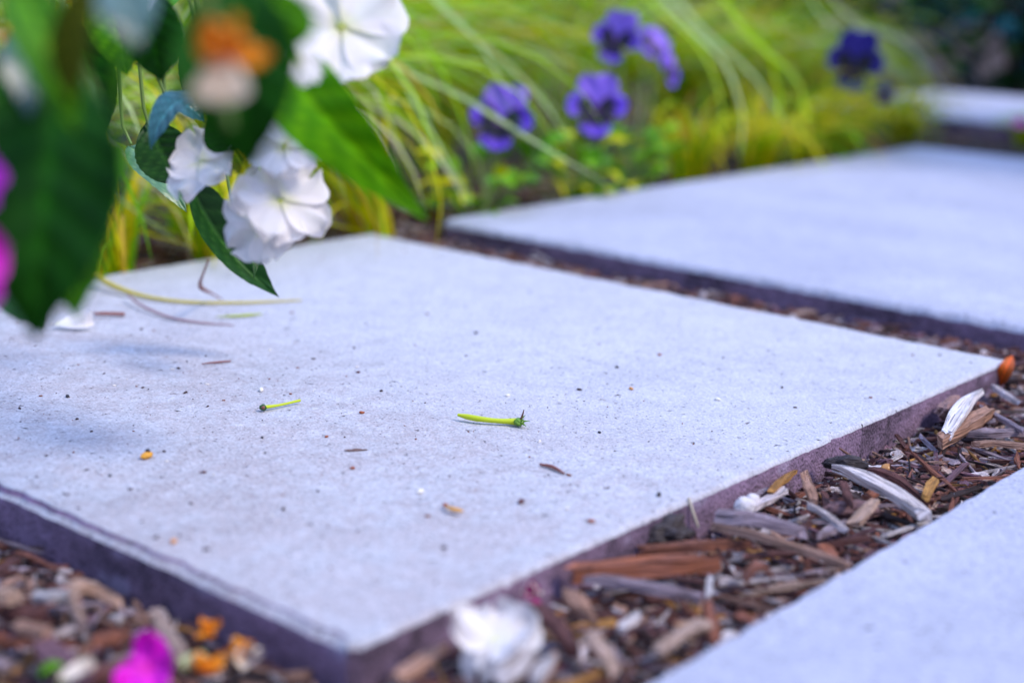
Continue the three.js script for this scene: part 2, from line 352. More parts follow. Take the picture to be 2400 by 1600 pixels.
function concreteTexture(N, seed, size, stained) {        // cement grain, pores, pale sand grains; rusty silt where the slab is stained
  const n1 = noiseTile(64, seed), n2 = noiseTile(128, seed + 1), n3 = noiseTile(512, seed + 2), n4 = noiseTile(1024, seed + 3);
  const col = new Uint8Array(N * N * 4), bmp = new Uint8Array(N * N * 4), tone = new Float32Array(N * N), hgt = new Float32Array(N * N), rust = new Float32Array(N * N);
  const sc = size / 0.61;
  for (let j = 0; j < N; j++) for (let i = 0; i < N; i++) {
    const u = i / N, v = j / N, k = j * N + i;
    const a = sampleTile(n1, 64, u * 8 * sc, v * 8 * sc), b = sampleTile(n2, 128, u * 48 * sc, v * 48 * sc), c = sampleTile(n3, 512, u * 230 * sc, v * 230 * sc), d = sampleTile(n4, 1024, u * 720 * sc, v * 720 * sc);
    let t = 1 + (a - 0.5) * (stained ? 0.08 : 0.2) + (b - 0.5) * 0.12 + (c - 0.5) * 0.12 + (d - 0.5) * 0.42;
    let h = 0.62 + (b - 0.5) * 0.12 + (c - 0.5) * 0.25 + (d - 0.5) * 0.35;
    if (c > 0.80 && d > 0.55) t += 0.10 * (c - 0.8) / 0.2;          // pale sand grains
    tone[k] = t; hgt[k] = h;
  }
  const r = rng(seed + 9);
  function spot(x, y, rad, depth, tint, ru) {               // pores, pits and crumbs with ragged outlines
    const R = Math.ceil(rad * 1.6), st = 0.6 + r() * 1.3, ph = r() * 6.3, c0 = Math.cos(ph), s0 = Math.sin(ph), k1 = r() * 9;
    for (let dy = -R; dy <= R; dy++) for (let dx = -R; dx <= R; dx++) {
      const ex = (dx * c0 + dy * s0) * st, ey = (-dx * s0 + dy * c0) / st, an = Math.atan2(ey, ex), rr = Math.hypot(ex, ey) / (rad * (1 + 0.35 * Math.sin(an * 3 + k1) + 0.2 * Math.sin(an * 5 + k1 * 2)));
      if (rr > 1) continue;
      const i = (Math.round(x) + dx + N) % N, j = (Math.round(y) + dy + N) % N, k = ((j + N) % N) * N + ((i + N) % N), f = Math.min(1, (1 - rr) * 2.2);
      tone[k] *= 1 - depth * f; if (depth > 0) hgt[k] -= 0.45 * f; if (ru) rust[k] = Math.max(rust[k], ru * f); if (tint) tone[k] += tint * f;
    }
  }
  const S = N / 2048 / sc;
  for (let n = 0; n < 9500 * sc * sc; n++) spot(r() * N, r() * N, (1.1 + 2.9 * r() * r() * r()) * S, 0.45 + 0.42 * r(), 0, r() < 0.22 ? 0.6 : 0);
  for (let n = 0; n < 420 * sc * sc; n++) spot(r() * N, r() * N, (2.4 + 4.5 * r() * r()) * S, 0.55 + 0.35 * r(), 0, r() < 0.4 ? 0.7 : 0);
  for (let n = 0; n < 500 * sc * sc; n++) spot(r() * N, r() * N, (2 + 5 * r() * r()) * S, 0, 0.05 + 0.12 * r(), 0);
  if (stained) for (let n = 0; n < 5200; n++) {             // crumbs of rusty silt lying in patches near the lipped edge
    const a = Math.pow(r(), 1.5) * 0.30, b = 0.06 + r() * 0.5, m = sampleTile(n1, 64, a * 26, b * 26);
    if (m < 0.42 || r() > 1.25 - a * 3.6) continue;
    spot(a / 0.61 * N, b / 0.61 * N, 0.8 + 2.2 * r() * r(), 0.25 + 0.3 * r(), 0, 0.5 + 0.5 * r());
  }
  for (let j = 0; j < N; j++) for (let i = 0; i < N; i++) {
    const k = j * N + i, u = i / N, v = j / N; let t = tone[k], ru = rust[k];
    if (stained) {                                          // thin silt film caught in the grain
      const a = u * 0.61, b = v * 0.61, m = sampleTile(n1, 64, a * 17 + 3, b * 17) * 0.30 + sampleTile(n2, 128, a * 75, b * 75) * 0.35 + sampleTile(n3, 512, a * 260, b * 260) * 0.35, gr = sampleTile(n4, 1024, u * 500, v * 500);
      const f = smooth(0.15, 0.75, m) * (a < 0.20 ? 1 : clamp(1 - (a - 0.20) * 7)) * (0.35 + 0.9 * gr);
      ru = Math.max(ru, 0.40 * f); t *= 1 - 0.11 * f;
    }
    const B = 0.49 * t, q = ru;
    col[k * 4] = clamp(toS(B * lerp(0.97, 0.80, q)), 0, 255); col[k * 4 + 1] = clamp(toS(B * lerp(0.985, 0.60, q)), 0, 255); col[k * 4 + 2] = clamp(toS(B * lerp(1.06, 0.56, q)), 0, 255); col[k * 4 + 3] = 255;
    const h = clamp(hgt[k]) * 255; bmp[k * 4] = bmp[k * 4 + 1] = bmp[k * 4 + 2] = h; bmp[k * 4 + 3] = 255;
  }
  return [dataTex(col, N, N, true), dataTex(bmp, N, N, false)];
}
function sideTexture(N, seed) {                              // cut face of a slab: sand grain with soil and efflorescence patches
  const n1 = noiseTile(64, seed), n2 = noiseTile(256, seed + 1), n3 = noiseTile(512, seed + 2), col = new Uint8Array(N * N * 4), bmp = new Uint8Array(N * N * 4);
  for (let j = 0; j < N; j++) for (let i = 0; i < N; i++) {
    const u = i / N, v = j / N, k = (j * N + i) * 4;
    const a = sampleTile(n1, 64, u * 9, v * 9), b = sampleTile(n2, 256, u * 60, v * 60), c = sampleTile(n3, 512, u * 420, v * 420), e = sampleTile(n1, 64, u * 14 + 20, v * 14);
    let t = 0.66 + (a - 0.5) * 0.75 + (b - 0.5) * 0.45 + (c - 0.5) * 0.5; const lime = smooth(0.68, 0.80, e * 0.75 + b * 0.25) * 0.7;
    const dk = c < 0.12 ? 0.5 : 1;
    const R = lerp(0.265 * t, 0.37, lime * 0.7) * dk, G = lerp(0.175 * t, 0.32, lime * 0.7) * dk, Bc = lerp(0.265 * t, 0.44, lime * 0.7) * dk;
    col[k] = clamp(toS(R), 0, 255); col[k + 1] = clamp(toS(G), 0, 255); col[k + 2] = clamp(toS(Bc), 0, 255); col[k + 3] = 255;
    bmp[k] = bmp[k + 1] = bmp[k + 2] = clamp(0.5 + (b - 0.5) * 0.2 + (c - 0.5) * 0.8) * 255; bmp[k + 3] = 255;
  }
  return [dataTex(col, N, N, true), dataTex(bmp, N, N, false)];
}
const [topMap, topBump] = concreteTexture(2048, 11, 0.61, true);
const [topMap2, topBump2] = concreteTexture(1024, 57, 0.61, false);
const [sideMap, sideBump] = sideTexture(1024, 91);
const M = {};
M.slab = new THREE.MeshStandardMaterial({ map: topMap, bumpMap: topBump, bumpScale: 0.0009, roughness: 0.88 });
M.slabPlain = new THREE.MeshStandardMaterial({ color: lin(.86, .88, .97), map: topMap2, bumpMap: topBump2, bumpScale: 0.0009, roughness: 0.85 });
M.slabSide = new THREE.MeshStandardMaterial({ map: sideMap, bumpMap: sideBump, bumpScale: 0.0006, roughness: 0.95 });

function slabGeometry(w, d, seed, lip) {
  const T = 0.05, step = 0.004, ring = [];                  // outline points: position along each side, with the side's outward normal
  const nick = (s, at, wd, dp) => dp * Math.max(0, 1 - Math.abs(s - at) / wd);
  const corners = [[0, 0], [w, 0], [w, d], [0, d]];
  for (let s = 0; s < 4; s++) {
    const [x0, y0] = corners[s], [x1, y1] = corners[(s + 1) % 4], L = Math.hypot(x1 - x0, y1 - y0), n = Math.round(L / step), nx = (y1 - y0) / L, ny = -(x1 - x0) / L;
    for (let i = 0; i < n; i++) { const t = i / n, e = Math.min(t, 1 - t) * L, c = 0.004; let ox = 0, oy = 0; if (e < c) { const q = c - e, pull = c - Math.sqrt(Math.max(0, c * c - q * q)); ox = -nx * pull; oy = -ny * pull; } ring.push([lerp(x0, x1, t) + ox, lerp(y0, y1, t) + oy, nx, ny, s, t * L, L]); }
  }
  const rows = 7, P = [], UV = [], I = [], nR = ring.length;
  const cx = w / 2, cy = d / 2;
  const inner = [];
  for (let r = 0; r < rows; r++) for (let i = 0; i <= nR; i++) {
    const [x, y, nx, ny, s, al, L] = ring[i % nR];
    const wob = perlin.noise(x * 60 + seed, y * 60, 3.1), fine = perlin.noise(x * 95 + seed, y * 95, 7.7);
    const big = s === 3 || s === 1 ? 1 : 0;                 // the two sides cast with a wider arris
    const far = lip && s === 3 ? smooth(0.02, 0.34, d - al < d ? Math.abs(d - al) : 0) : 0;   // the lip grows along the side
    const ch = (big ? (lip && s === 3 ? 0.0042 : 0.0062) : 0.0024) * (1 + 0.25 * wob) + Math.max(0, fine - 0.3) * 0.0045;
    let nk = 0; if (lip && s === 0) nk = nick(al, 0.369, 0.006, 0.0045) + nick(al, 0.30, 0.003, 0.001);
    let inset, yy;
    if (s === 3 && lip) {
      const lipD = 0.0030 * far;
      inset = [ch + 0.0016, ch + 0.0008, ch, ch * 0.9, 0.0006, 0, 0][r]; yy = [0, 0, -0.0006, -lipD - 0.0012, -lipD - 0.0042 * lerp(1, .5, far), -lipD - 0.0058, -T][r];
    } else { inset = [ch + 0.0007, ch, ch * 0.55, ch * 0.2, 0, 0, 0][r]; yy = [0, 0, -ch * 0.16, -ch * 0.5, -ch, -ch * 1.6, -T][r]; }
    inset += nk * [1, 1, 1, 0.9, 0.7, 0.35, 0][r] + (r > 0 ? 0.0009 * wob + 0.0005 * fine : 0);
    if (r < 5 && r > 0) yy += 0.0003 * fine - nk * 0.15 * (r > 1 ? 1 : 0);
    // pull towards the middle, both axes near a corner
    const ex = clamp(x - nx * inset, Math.min(inset, cx), w - Math.min(inset, cx)), ey = clamp(y - ny * inset, Math.min(inset, cy), d - Math.min(inset, cy));
    P.push(ex, yy, -ey);
    if (r <= 4) UV.push(ex / 0.61, ey / 0.61); else UV.push((al + s * 0.17) / 0.4, (yy) / 0.4);
    if (r === 0 && i < nR) inner.push(new THREE.Vector2(ex, ey));
  }
  const W = nR + 1, riser = [];
  for (let r = 0; r < 4; r++) for (let i = 0; i < nR; i++) { const a = r * W + i, b = a + 1, c = a + W, e = c + 1; (lip && r === 2 && ring[i][4] === 3 ? riser : I).push(a, c, b, b, c, e); }
  const tris = THREE.ShapeUtils.triangulateShape(inner, []);
  for (const [a, b, c] of tris) I.push(a, b, c);
  const n0 = I.length; I.push(...riser);
  // side rows get their own copy of the seam row so that the two uv layouts do not mix
  const base = P.length / 3; for (let i = 0; i <= nR; i++) { const k = 4 * W + i; P.push(P[k * 3], P[k * 3 + 1], P[k * 3 + 2]); const [, , , , s, al] = ring[i % nR]; UV.push((al + s * 0.17) / 0.4, P[k * 3 + 1] / 0.4); }
  for (let r = 4; r < rows - 1; r++) for (let i = 0; i < nR; i++) { const a = r === 4 ? base + i : r * W + i, b = a + 1, c = (r + 1) * W + i, e = c + 1; I.push(a, c, b, b, c, e); }
  const g = new THREE.BufferGeometry(); g.setAttribute('position', new THREE.Float32BufferAttribute(P, 3)); g.setAttribute('uv', new THREE.Float32BufferAttribute(UV, 2)); g.setIndex(I);
  g.addGroup(0, n0, 0); g.addGroup(n0, I.length - n0, 1); g.computeVertexNormals(); return g;
}
const slabLabels = ['speckled square concrete paver with two green stalks lying on it', 'long plain concrete paver bordered by grass and violet pansies', 'plain bluish concrete paver across the mulch strip from the speckled one', 'distant concrete paver beyond the long paver, below the dark shrub'];
SLABS.forEach(([a, b, w, d], i) => {
  const m = mesh('concrete_paver', slabGeometry(w, d, 13 + i * 31, i === 0), i ? [M.slabPlain, M.slabSide] : [M.slab, M.slabSide]);
  m.position.copy(uvp(a, b)); m.rotation.y = FRAME; tag(m, slabLabels[i], 'paver', 'pavers of the garden path');
});

// ---------- ground ----------
{
  const N = 150, P = [], UV = [], I = [], map = (t) => Math.sign(t) * (Math.abs(t) * 1.6 + Math.pow(Math.abs(t), 7) * 120);
  for (let j = 0; j <= N; j++) for (let i = 0; i <= N; i++) {
    const x = map(i / N * 2 - 1) + 0.3, z = map(j / N * 2 - 1) - 1.2, near = Math.hypot(x, z + 1.2) < 4 ? 1 : 0;
    P.push(x, -0.0325 + near * 0.005 * perlin.noise(x * 9, z * 9, 1) - (near ? 0 : 0.01), z); UV.push(x / 0.3, z / 0.3);
  }
  for (let j = 0; j < N; j++) for (let i = 0; i < N; i++) { const a = j * (N + 1) + i; I.push(a, a + N + 1, a + 1, a + 1, a + N + 1, a + N + 2); }
  const g = new THREE.BufferGeometry(); g.setAttribute('position', new THREE.Float32BufferAttribute(P, 3)); g.setAttribute('uv', new THREE.Float32BufferAttribute(UV, 2)); g.setIndex(I); g.computeVertexNormals();
  const S = 512, n1 = noiseTile(64, 5), n2 = noiseTile(256, 6), col = new Uint8Array(S * S * 4), bmp = new Uint8Array(S * S * 4);
  for (let j = 0; j < S; j++) for (let i = 0; i < S; i++) { const k = (j * S + i) * 4, u = i / S, v = j / S, a = sampleTile(n1, 64, u * 16, v * 16), b = sampleTile(n2, 256, u * 128, v * 128), t = 0.4 + a * 0.6 + (b - 0.5) * 1.0; col[k] = clamp(toS(0.062 * t), 0, 255); col[k + 1] = clamp(toS(0.038 * t), 0, 255); col[k + 2] = clamp(toS(0.028 * t), 0, 255); col[k + 3] = 255; bmp[k] = bmp[k + 1] = bmp[k + 2] = clamp(a * 0.5 + b * 0.5) * 255; bmp[k + 3] = 255; }
  const m = mesh('ground', g, new THREE.MeshStandardMaterial({ map: dataTex(col, S, S, true), bumpMap: dataTex(bmp, S, S, false), bumpScale: 0.006, roughness: 1 }));
  m.userData.kind = 'structure'; m.userData.label = 'dark brown soil under the wood mulch'; m.userData.category = 'ground';
}

// ---------- wood mulch ----------
const fibre = (() => {
  const W = 512, H = 256, n1 = noiseTile(64, 71), n2 = noiseTile(256, 72), col = new Uint8Array(W * H * 4), bmp = new Uint8Array(W * H * 4);
  for (let j = 0; j < H; j++) for (let i = 0; i < W; i++) {
    const u = i / W, v = j / H, k = (j * W + i) * 4, bend = sampleTile(n1, 64, u * 4, v * 4) * 0.05;
    const a = sampleTile(n2, 256, u * 6, (v + bend) * 64), b = sampleTile(n2, 256, u * 14 + 9, (v + bend) * 128), c = sampleTile(n1, 64, u * 8, v * 16);
    const crack = a < 0.17 ? 0.35 : 1, t = (0.55 + a * 0.35 + b * 0.35) * crack * (0.8 + 0.4 * c);
    col[k] = clamp(toS(t), 0, 255); col[k + 1] = clamp(toS(t * 0.985), 0, 255); col[k + 2] = clamp(toS(t * 0.97), 0, 255); col[k + 3] = 255;
    bmp[k] = bmp[k + 1] = bmp[k + 2] = clamp(a * 0.5 + b * 0.5 - (a < 0.17 ? 0.3 : 0)) * 255; bmp[k + 3] = 255;
  }
  return [dataTex(col, W, H, true), dataTex(bmp, W, H, false)];
})();
// the two tones found in one piece of wood
const PALETTE = {
  pale: [[.70, .62, .63], [.62, .52, .50]], white: [[.86, .80, .80], [.80, .72, .70]], grey: [[.44, .36, .42], [.37, .28, .32]], tan: [[.52, .31, .23], [.46, .25, .16]], ochre: [[.58, .29, .07], [.52, .25, .06]],
  cream: [[.64, .45, .36], [.58, .38, .27]], sienna: [[.33, .13, .09], [.35, .12, .06]], brown: [[.17, .066, .060], [.15, .055, .045]], dark: [[.05, .026, .026], [.04, .02, .018]], mauve: [[.25, .13, .17], [.22, .11, .13]],
};
function chipGeometry(seed, ragged = 1) {                    // unit length, width and thickness; k = patchy mix of the two tones of one piece of wood
  const r = rng(seed), n = 9, ringN = 8, P = [], UV = [], K = [], I = [];
  const prof = [[-.5, .42], [-.25, .5], [.05, .44], [.3, .5], [.5, .40], [.47, -.5], [.0, -.46], [-.47, -.5]];
  const off = r() * 50, e0 = r() < .3 ? .15 + r() * .3 : .7 + r() * .4, e1 = r() < .4 ? .12 + r() * .3 : .65 + r() * .45, sk0 = (r() - .5) * .22 * ragged, sk1 = (r() - .5) * .22 * ragged;
  const pts = [];
  for (let i = 0; i <= n; i++) {
    const t = i / n, endTaper = Math.min(lerp(e0, 1, Math.min(1, t * 3.2)), lerp(e1, 1, Math.min(1, (1 - t) * 2.4)));
    const row = [];
    for (let k = 0; k < ringN; k++) {
      const [pz, py] = prof[k], w = endTaper * (1 + 0.30 * perlin.noise(t * 4.1 + off, k * 1.7, 0.5)), h = (0.8 + 0.2 * endTaper) * (1 + 0.4 * perlin.noise(t * 4.7 + off, k * 2.3, 5.5));
      const x = t - 0.5 + (1 - t) * sk0 * pz * 2 + t * sk1 * pz * 2 + (i === 0 || i === n ? (r() - .5) * 0.16 * ragged : 0);
      row.push([x, py * h + 0.12 * perlin.noise(t * 2 + off, 9, 1), pz * w + 0.25 * perlin.noise(t * 1.6 + off, 3, 2)]);
    }
    pts.push(row);
  }
  const tri = (a, b, c, ua, ub, uc, kk) => { P.push(...a, ...b, ...c); UV.push(...ua, ...ub, ...uc); K.push(kk, kk, kk); };
  for (let i = 0; i < n; i++) for (let k = 0; k < ringN; k++) {
    const k2 = (k + 1) % ringN, a = pts[i][k], b = pts[i][k2], c = pts[i + 1][k], d = pts[i + 1][k2];
    const kk = clamp(.5 + 1.1 * perlin.noise(i * .35 + off, k * .6, 4)), va = k * 0.11 + off, vb = va + 0.11, u0 = i / n * 0.5 + off, u1 = (i + 1) / n * 0.5 + off;
    tri(a, b, c, [u0, va], [u0, vb], [u1, va], kk); tri(b, d, c, [u0, vb], [u1, vb], [u1, va], kk);
  }
  for (const [i, flip] of [[0, 0], [n, 1]]) for (let k = 1; k < ringN - 1; k++) { const a = pts[i][0], b = pts[i][k], c = pts[i][k + 1]; flip ? tri(a, b, c, [0, 0], [0, .05], [.05, 0], .5) : tri(a, c, b, [0, 0], [0, .05], [.05, 0], .5); }
  const g = new THREE.BufferGeometry(); g.setAttribute('position', new THREE.Float32BufferAttribute(P, 3)); g.setAttribute('uv', new THREE.Float32BufferAttribute(UV, 2)); g.userData.k = K;
  return g;
}
function coloured(g, pal, seed) {
  const r = rng(seed), [a, b] = PALETTE[pal], j = 0.82 + r() * 0.36, hue = (r() - .5) * 0.08, C = [];
  for (const k of g.userData.k) C.push(lerp(a[0], b[0], k) * j * (1 + hue), lerp(a[1], b[1], k) * j, lerp(a[2], b[2], k) * j * (1 - hue));
  const c = g.clone(); c.setAttribute('color', new THREE.Float32BufferAttribute(C, 3)); return c;
}
M.wood = new THREE.MeshStandardMaterial({ map: fibre[0], bumpMap: fibre[1], bumpScale: 0.0012, vertexColors: true, roughness: 0.9 });
const chipShapes = Array.from({ length: 14 }, (_, i) => chipGeometry(300 + i * 7));
const chipCache = {};
function chipVariant(pal, i) { const key = pal + i; if (!chipCache[key]) { const g = coloured(chipShapes[i % chipShapes.length], pal, i * 13 + pal.length * 101); g.computeVertexNormals(); chipCache[key] = g; } return chipCache[key]; }

// the chips one can point at
HERO_CHIPS.forEach(([p, q, w, t, pal, bend, label, name], i) => {
  const a = v3(p), b = v3(q), L = a.distanceTo(b), mid = a.clone().add(b).multiplyScalar(0.5);
  const g = coloured(chipGeometry(900 + i * 3, 0.6), pal, 40 + i), pos = g.attributes.position;
  for (let k = 0; k < pos.count; k++) {
    const x = pos.getX(k), arc = bend ? bend * (1 - 4 * x * x) : 0;
    pos.setXYZ(k, x * L, pos.getY(k) * t * .72 + (bend > .012 ? arc * .4 : arc), pos.getZ(k) * w * .64 + (bend > .012 ? -arc : 0));
  }
  g.computeVertexNormals();
  const m = mesh(name, g, M.wood); m.position.copy(mid);
  const d = b.clone().sub(a), yaw = Math.atan2(-d.z, d.x); m.rotation.set((rng(i + 5)() - .35) * 0.5, yaw, (rng(i + 77)() - .5) * 0.16, 'YXZ');
  tag(m, label, name === 'wood_chip' ? 'wood chip' : 'bark flake');
});

// the rest of the countable chips, then the fine mass below them
const AREAS = {
  strip: { a: [-0.12, 1.0], b: [-0.094, -0.002], say: 'in the mulch strip between pavers' },
  front: { a: [-0.20, -0.004], b: [-0.10, 0.42], say: 'in the mulch below the lipped paver edge' },
  seam: { a: [0.612, 0.712], b: [-0.09, 0.66], say: 'in the gap before the long paver' },
  bed: { a: [0.22, 1.1], b: [0.63, 0.80], say: 'on the soil under the grass' },
};
const WORDS = { pale: 'pale weathered', white: 'whitish', grey: 'grey weathered', tan: 'pinkish tan', ochre: 'ochre', cream: 'cream coloured', sienna: 'rust brown', brown: 'dark brown', dark: 'blackish', mauve: 'mauve grey' };
const MIX = ['pale', 'pale', 'grey', 'grey', 'tan', 'brown', 'brown', 'brown', 'dark', 'dark', 'dark', 'brown', 'mauve', 'sienna', 'sienna', 'cream', 'white', 'ochre', 'brown', 'brown', 'sienna', 'mauve', 'dark', 'tan'];
function placeChip(r, area, L) {
  for (let tries = 0; tries < 40; tries++) {
    const A = AREAS[area], a = lerp(A.a[0], A.a[1], r()), b = lerp(A.b[0], A.b[1], r()), yaw = r() * Math.PI * 2, ca = Math.cos(yaw - FRAME), cb = Math.sin(yaw - FRAME);
    const ends = [[a + ca * L / 2, b + cb * L / 2], [a - ca * L / 2, b - cb * L / 2], [a, b]];
    if (ends.some(([x, y]) => inSlab(x, y, 0.0025))) continue;
    return [a, b, yaw];
  }
  return null;
}
{
  const r = rng(4242), plan = [['strip', 205], ['front', 62], ['seam', 24], ['bed', 12]];
  for (const [area, count] of plan) for (let n = 0; n < count; n++) {
    const slim = r() < 0.84, L = slim ? 0.016 + r() * 0.036 : 0.012 + r() * 0.028, w = slim ? 0.0011 + r() * 0.0028   : 0.0028 + r() * 0.0050, t = slim ? 0.0010 + r() * 0.0016 : 0.0012 + r() * 0.0028;
    const at = placeChip(r, area, L); if (!at) continue;
    const pal = MIX[Math.floor(r() * MIX.length)], m = mesh('wood_chip', chipVariant(pal, Math.floor(r() * 5)), M.wood);
    m.position.copy(uvp(at[0], at[1], -0.0220 + r() * 0.0085)); m.scale.set(L, t, w); m.rotation.set((r() - .5) * 0.7, at[2], (r() - .5) * 0.45, 'YXZ');
    let best = null, bd = 0.045; for (const [p, q, , , , , , , short] of HERO_CHIPS) if (short) { const d = m.position.distanceTo(v3(p).add(v3(q)).multiplyScalar(.5)); if (d < bd) { bd = d; best = short; } }
    const size = L > .035 ? 'long ' : L < .018 ? 'short ' : '', where = best ? `beside ${best}` : area === 'strip' ? `${AREAS[area].say}${at[1] > -.03 ? ' near the speckled one' : at[1] < -.065 ? ' near the bluish one' : ''}` : AREAS[area].say;
    tag(m, `${size}${WORDS[pal]} ${slim ? 'splinter' : 'wood chip'} ${where}`, 'wood chip', `${size}${WORDS[pal]} ${slim ? 'splinters' : 'wood chips'} ${where}`);
  }
  // fine splinters and crumbs nobody could count
  const fineG = []; for (let k = 0; k < 6; k++) { const g = chipShapes[k + 6].clone(); const C = []; for (const kk of chipShapes[k + 6].userData.k) { const q = lerp(1, 0.85, kk); C.push(q, q * .97, q * .95); } g.setAttribute('color', new THREE.Float32BufferAttribute(C, 3)); g.computeVertexNormals(); fineG.push(g); }
  const mulch = group('mulch'); mulch.userData = { kind: 'stuff', label: 'fine wood mulch of splinters and bark crumbs covering the soil', category: 'mulch' };
  const per = { strip: 9500, front: 5200, seam: 2600, bed: 2600 };
  const lists = fineG.map(() => []);
  const cc = new THREE.Color(), mt = new THREE.Matrix4(), q = new THREE.Quaternion(), e = new THREE.Euler();
  const scatter = (area, A, n) => { for (let i = 0; i < n; i++) {
    const slim = r() < 0.66, L = slim ? 0.009 + r() * 0.028 : 0.005 + r() * 0.014, w = slim ? 0.0007 + r() * 0.0016 : 0.002 + r() * 0.0045, t = slim ? 0.0008 + r() * 0.0013 : 0.001 + r() * 0.003, at = placeChip(r, area, L); if (!at) continue;
    e.set((r() - .5) * 0.9, at[2], (r() - .5) * 0.55, 'YXZ'); mt.compose(uvp(at[0], at[1], -0.0300 + Math.sqrt(r()) * 0.0115), q.setFromEuler(e), new THREE.Vector3(L, t, w));
    const p = PALETTE[MIX[Math.floor(r() * MIX.length)]][0], j = 0.65 + r() * 0.75; cc.setRGB(p[0] * j, p[1] * j, p[2] * j);
    lists[Math.floor(r() * lists.length)].push([mt.clone(), cc.clone()]);
  } };
  for (const k in per) scatter(k, AREAS[k], per[k]);
  AREAS.far = { a: [0.0, 2.6], b: [0.63, 1.7] }; scatter('far', AREAS.far, 2200);
  fineG.forEach((g, k) => { const im = new THREE.InstancedMesh(g, M.wood, lists[k].length); lists[k].forEach(([m, c], i) => { im.setMatrixAt(i, m); im.setColorAt(i, c); }); im.name = 'splinters'; im.userData.kind = 'stuff'; im.castShadow = im.receiveShadow = true; mulch.add(im); });
}
// bark lumps, pebbles, a dead leaf
function lump(seed, sx, sy, sz, rough = 0.35, detail = 3) {
  const g = new THREE.IcosahedronGeometry(1, detail), p = g.attributes.position, v = new THREE.Vector3();
  for (let i = 0; i < p.count; i++) { v.fromBufferAttribute(p, i); const n = 1 + rough * (perlin.noise(v.x * 1.6 + seed, v.y * 1.6, v.z * 1.6) + 0.5 * perlin.noise(v.x * 4 + seed, v.y * 4, v.z * 4)); p.setXYZ(i, v.x * n * sx, v.y * n * sy, v.z * n * sz); }
  g.computeVertexNormals(); return g;
}
const plainMat = (c, o = {}) => new THREE.MeshStandardMaterial({ color: lin(...c), roughness: 0.85, bumpMap: fibre[1], bumpScale: 0.0008, ...o });
M.barkBlack = plainMat([.035, .024, .024], { roughness: 0.55 }); M.barkBrown = plainMat([.26, .15, .13]); M.barkPurple = plainMat([.17, .09, .09]); M.pebble = plainMat([.62, .58, .58], { bumpMap: null }); M.rust = plainMat([.45, .10, .01]);
for (const [pos, s, mat, label, name, cat, yaw] of [
  [DEBRIS.barkLump, [.012, .008, .009], M.barkBlack, 'crumbly black lump of bark against the speckled paver side', 'bark_lump', 'bark', 0.4], [DEBRIS.barkBlack, [.012, .005, .005], M.barkBlack, 'glossy black flake of bark behind the bowed pale chip', 'bark_lump', 'bark', -0.3],
  [DEBRIS.barkBrown, [.015, .0065, .008], M.barkBrown, 'rounded reddish brown bark leaning near the paver side', 'bark_lump', 'bark', 0.9], [DEBRIS.barkPurple, [.013, .005, .006], M.barkPurple, 'purplish bark under the crossing pale stick', 'bark_lump', 'bark', 0.1],
  [DEBRIS.pebbles[0], [.0052, .0048, .0048], M.pebble, 'larger round white pebble beside the speckled paver', 'pebble', 'pebble', 0], [DEBRIS.pebbles[1], [.0040, .0034, .0036], M.pebble, 'smaller round white pebble beside the speckled paver', 'pebble', 'pebble', 1],
]) { const m = mesh(name, lump(pos[0] * 90 + 3, ...s, name === 'pebble' ? 0.15 : 0.5), mat); m.position.copy(v3(pos)); m.rotation.y = yaw; tag(m, label, cat); }
// ---------- small things on the paver ----------
function taperTube(pts, radii, radial = 8, segs = 24, flat = 1) {      // a round stalk whose radius follows a list
  const curve = new THREE.CatmullRomCurve3(pts), fr = curve.computeFrenetFrames(segs, false), P = [], N = [], UV = [], I = [];
  let nrm = new THREE.Vector3(0, 1, 0);
  for (let i = 0; i <= segs; i++) {
    const t = i / segs, c = curve.getPointAt(t), T = fr.tangents[i], ri = t * (radii.length - 1), k = Math.min(radii.length - 2, Math.floor(ri)), rad = lerp(radii[k], radii[k + 1], ri - k);
    const B = new THREE.Vector3().crossVectors(T, nrm).normalize(), A = new THREE.Vector3().crossVectors(B, T).normalize(); if (A.lengthSq() > 0.5) nrm = A.clone();
    for (let j = 0; j <= radial; j++) { const an = j / radial * Math.PI * 2, n = B.clone().multiplyScalar(Math.cos(an)).addScaledVector(A, Math.sin(an) * flat); P.push(c.x + n.x * rad, c.y + n.y * rad, c.z + n.z * rad); N.push(n.x, n.y, n.z); UV.push(t, j / radial); }
  }
  for (let i = 0; i < segs; i++) for (let j = 0; j < radial; j++) { const a = i * (radial + 1) + j, b = a + radial + 1; I.push(a, b, a + 1, b, b + 1, a + 1); }
  for (const e of [0, segs]) { const ce = P.length / 3, c = curve.getPointAt(e / segs); P.push(c.x, c.y, c.z); const T = fr.tangents[e]; N.push(T.x * (e ? 1 : -1), T.y * (e ? 1 : -1), T.z * (e ? 1 : -1)); UV.push(0, 0); for (let j = 0; j < radial; j++) { const a = e * (radial + 1) + j; e ? I.push(a + 1, a, ce) : I.push(a, a + 1, ce); } }
  const g = new THREE.BufferGeometry(); g.setAttribute('position', new THREE.Float32BufferAttribute(P, 3)); g.setAttribute('normal', new THREE.Float32BufferAttribute(N, 3)); g.setAttribute('uv', new THREE.Float32BufferAttribute(UV, 2)); g.setIndex(I); return g;
}
const soft = (c, o = {}) => new THREE.MeshPhysicalMaterial({ color: lin(...c), roughness: 0.6, side: THREE.DoubleSide, ...o });
M.lime = soft([.50, .60, .008], { roughness: 0.45 }); M.green = soft([.12, .27, .015], { roughness: 0.5 }); M.dryBrown = soft([.14, .06, .035]); M.redTwig = soft([.23, .075, .055]); M.straw = soft([.62, .55, .42]);
M.yellowStalk = soft([.55, .45, .05]); M.mauveStalk = soft([.33, .19, .20]);
const P3 = (list) => list.map(v3);
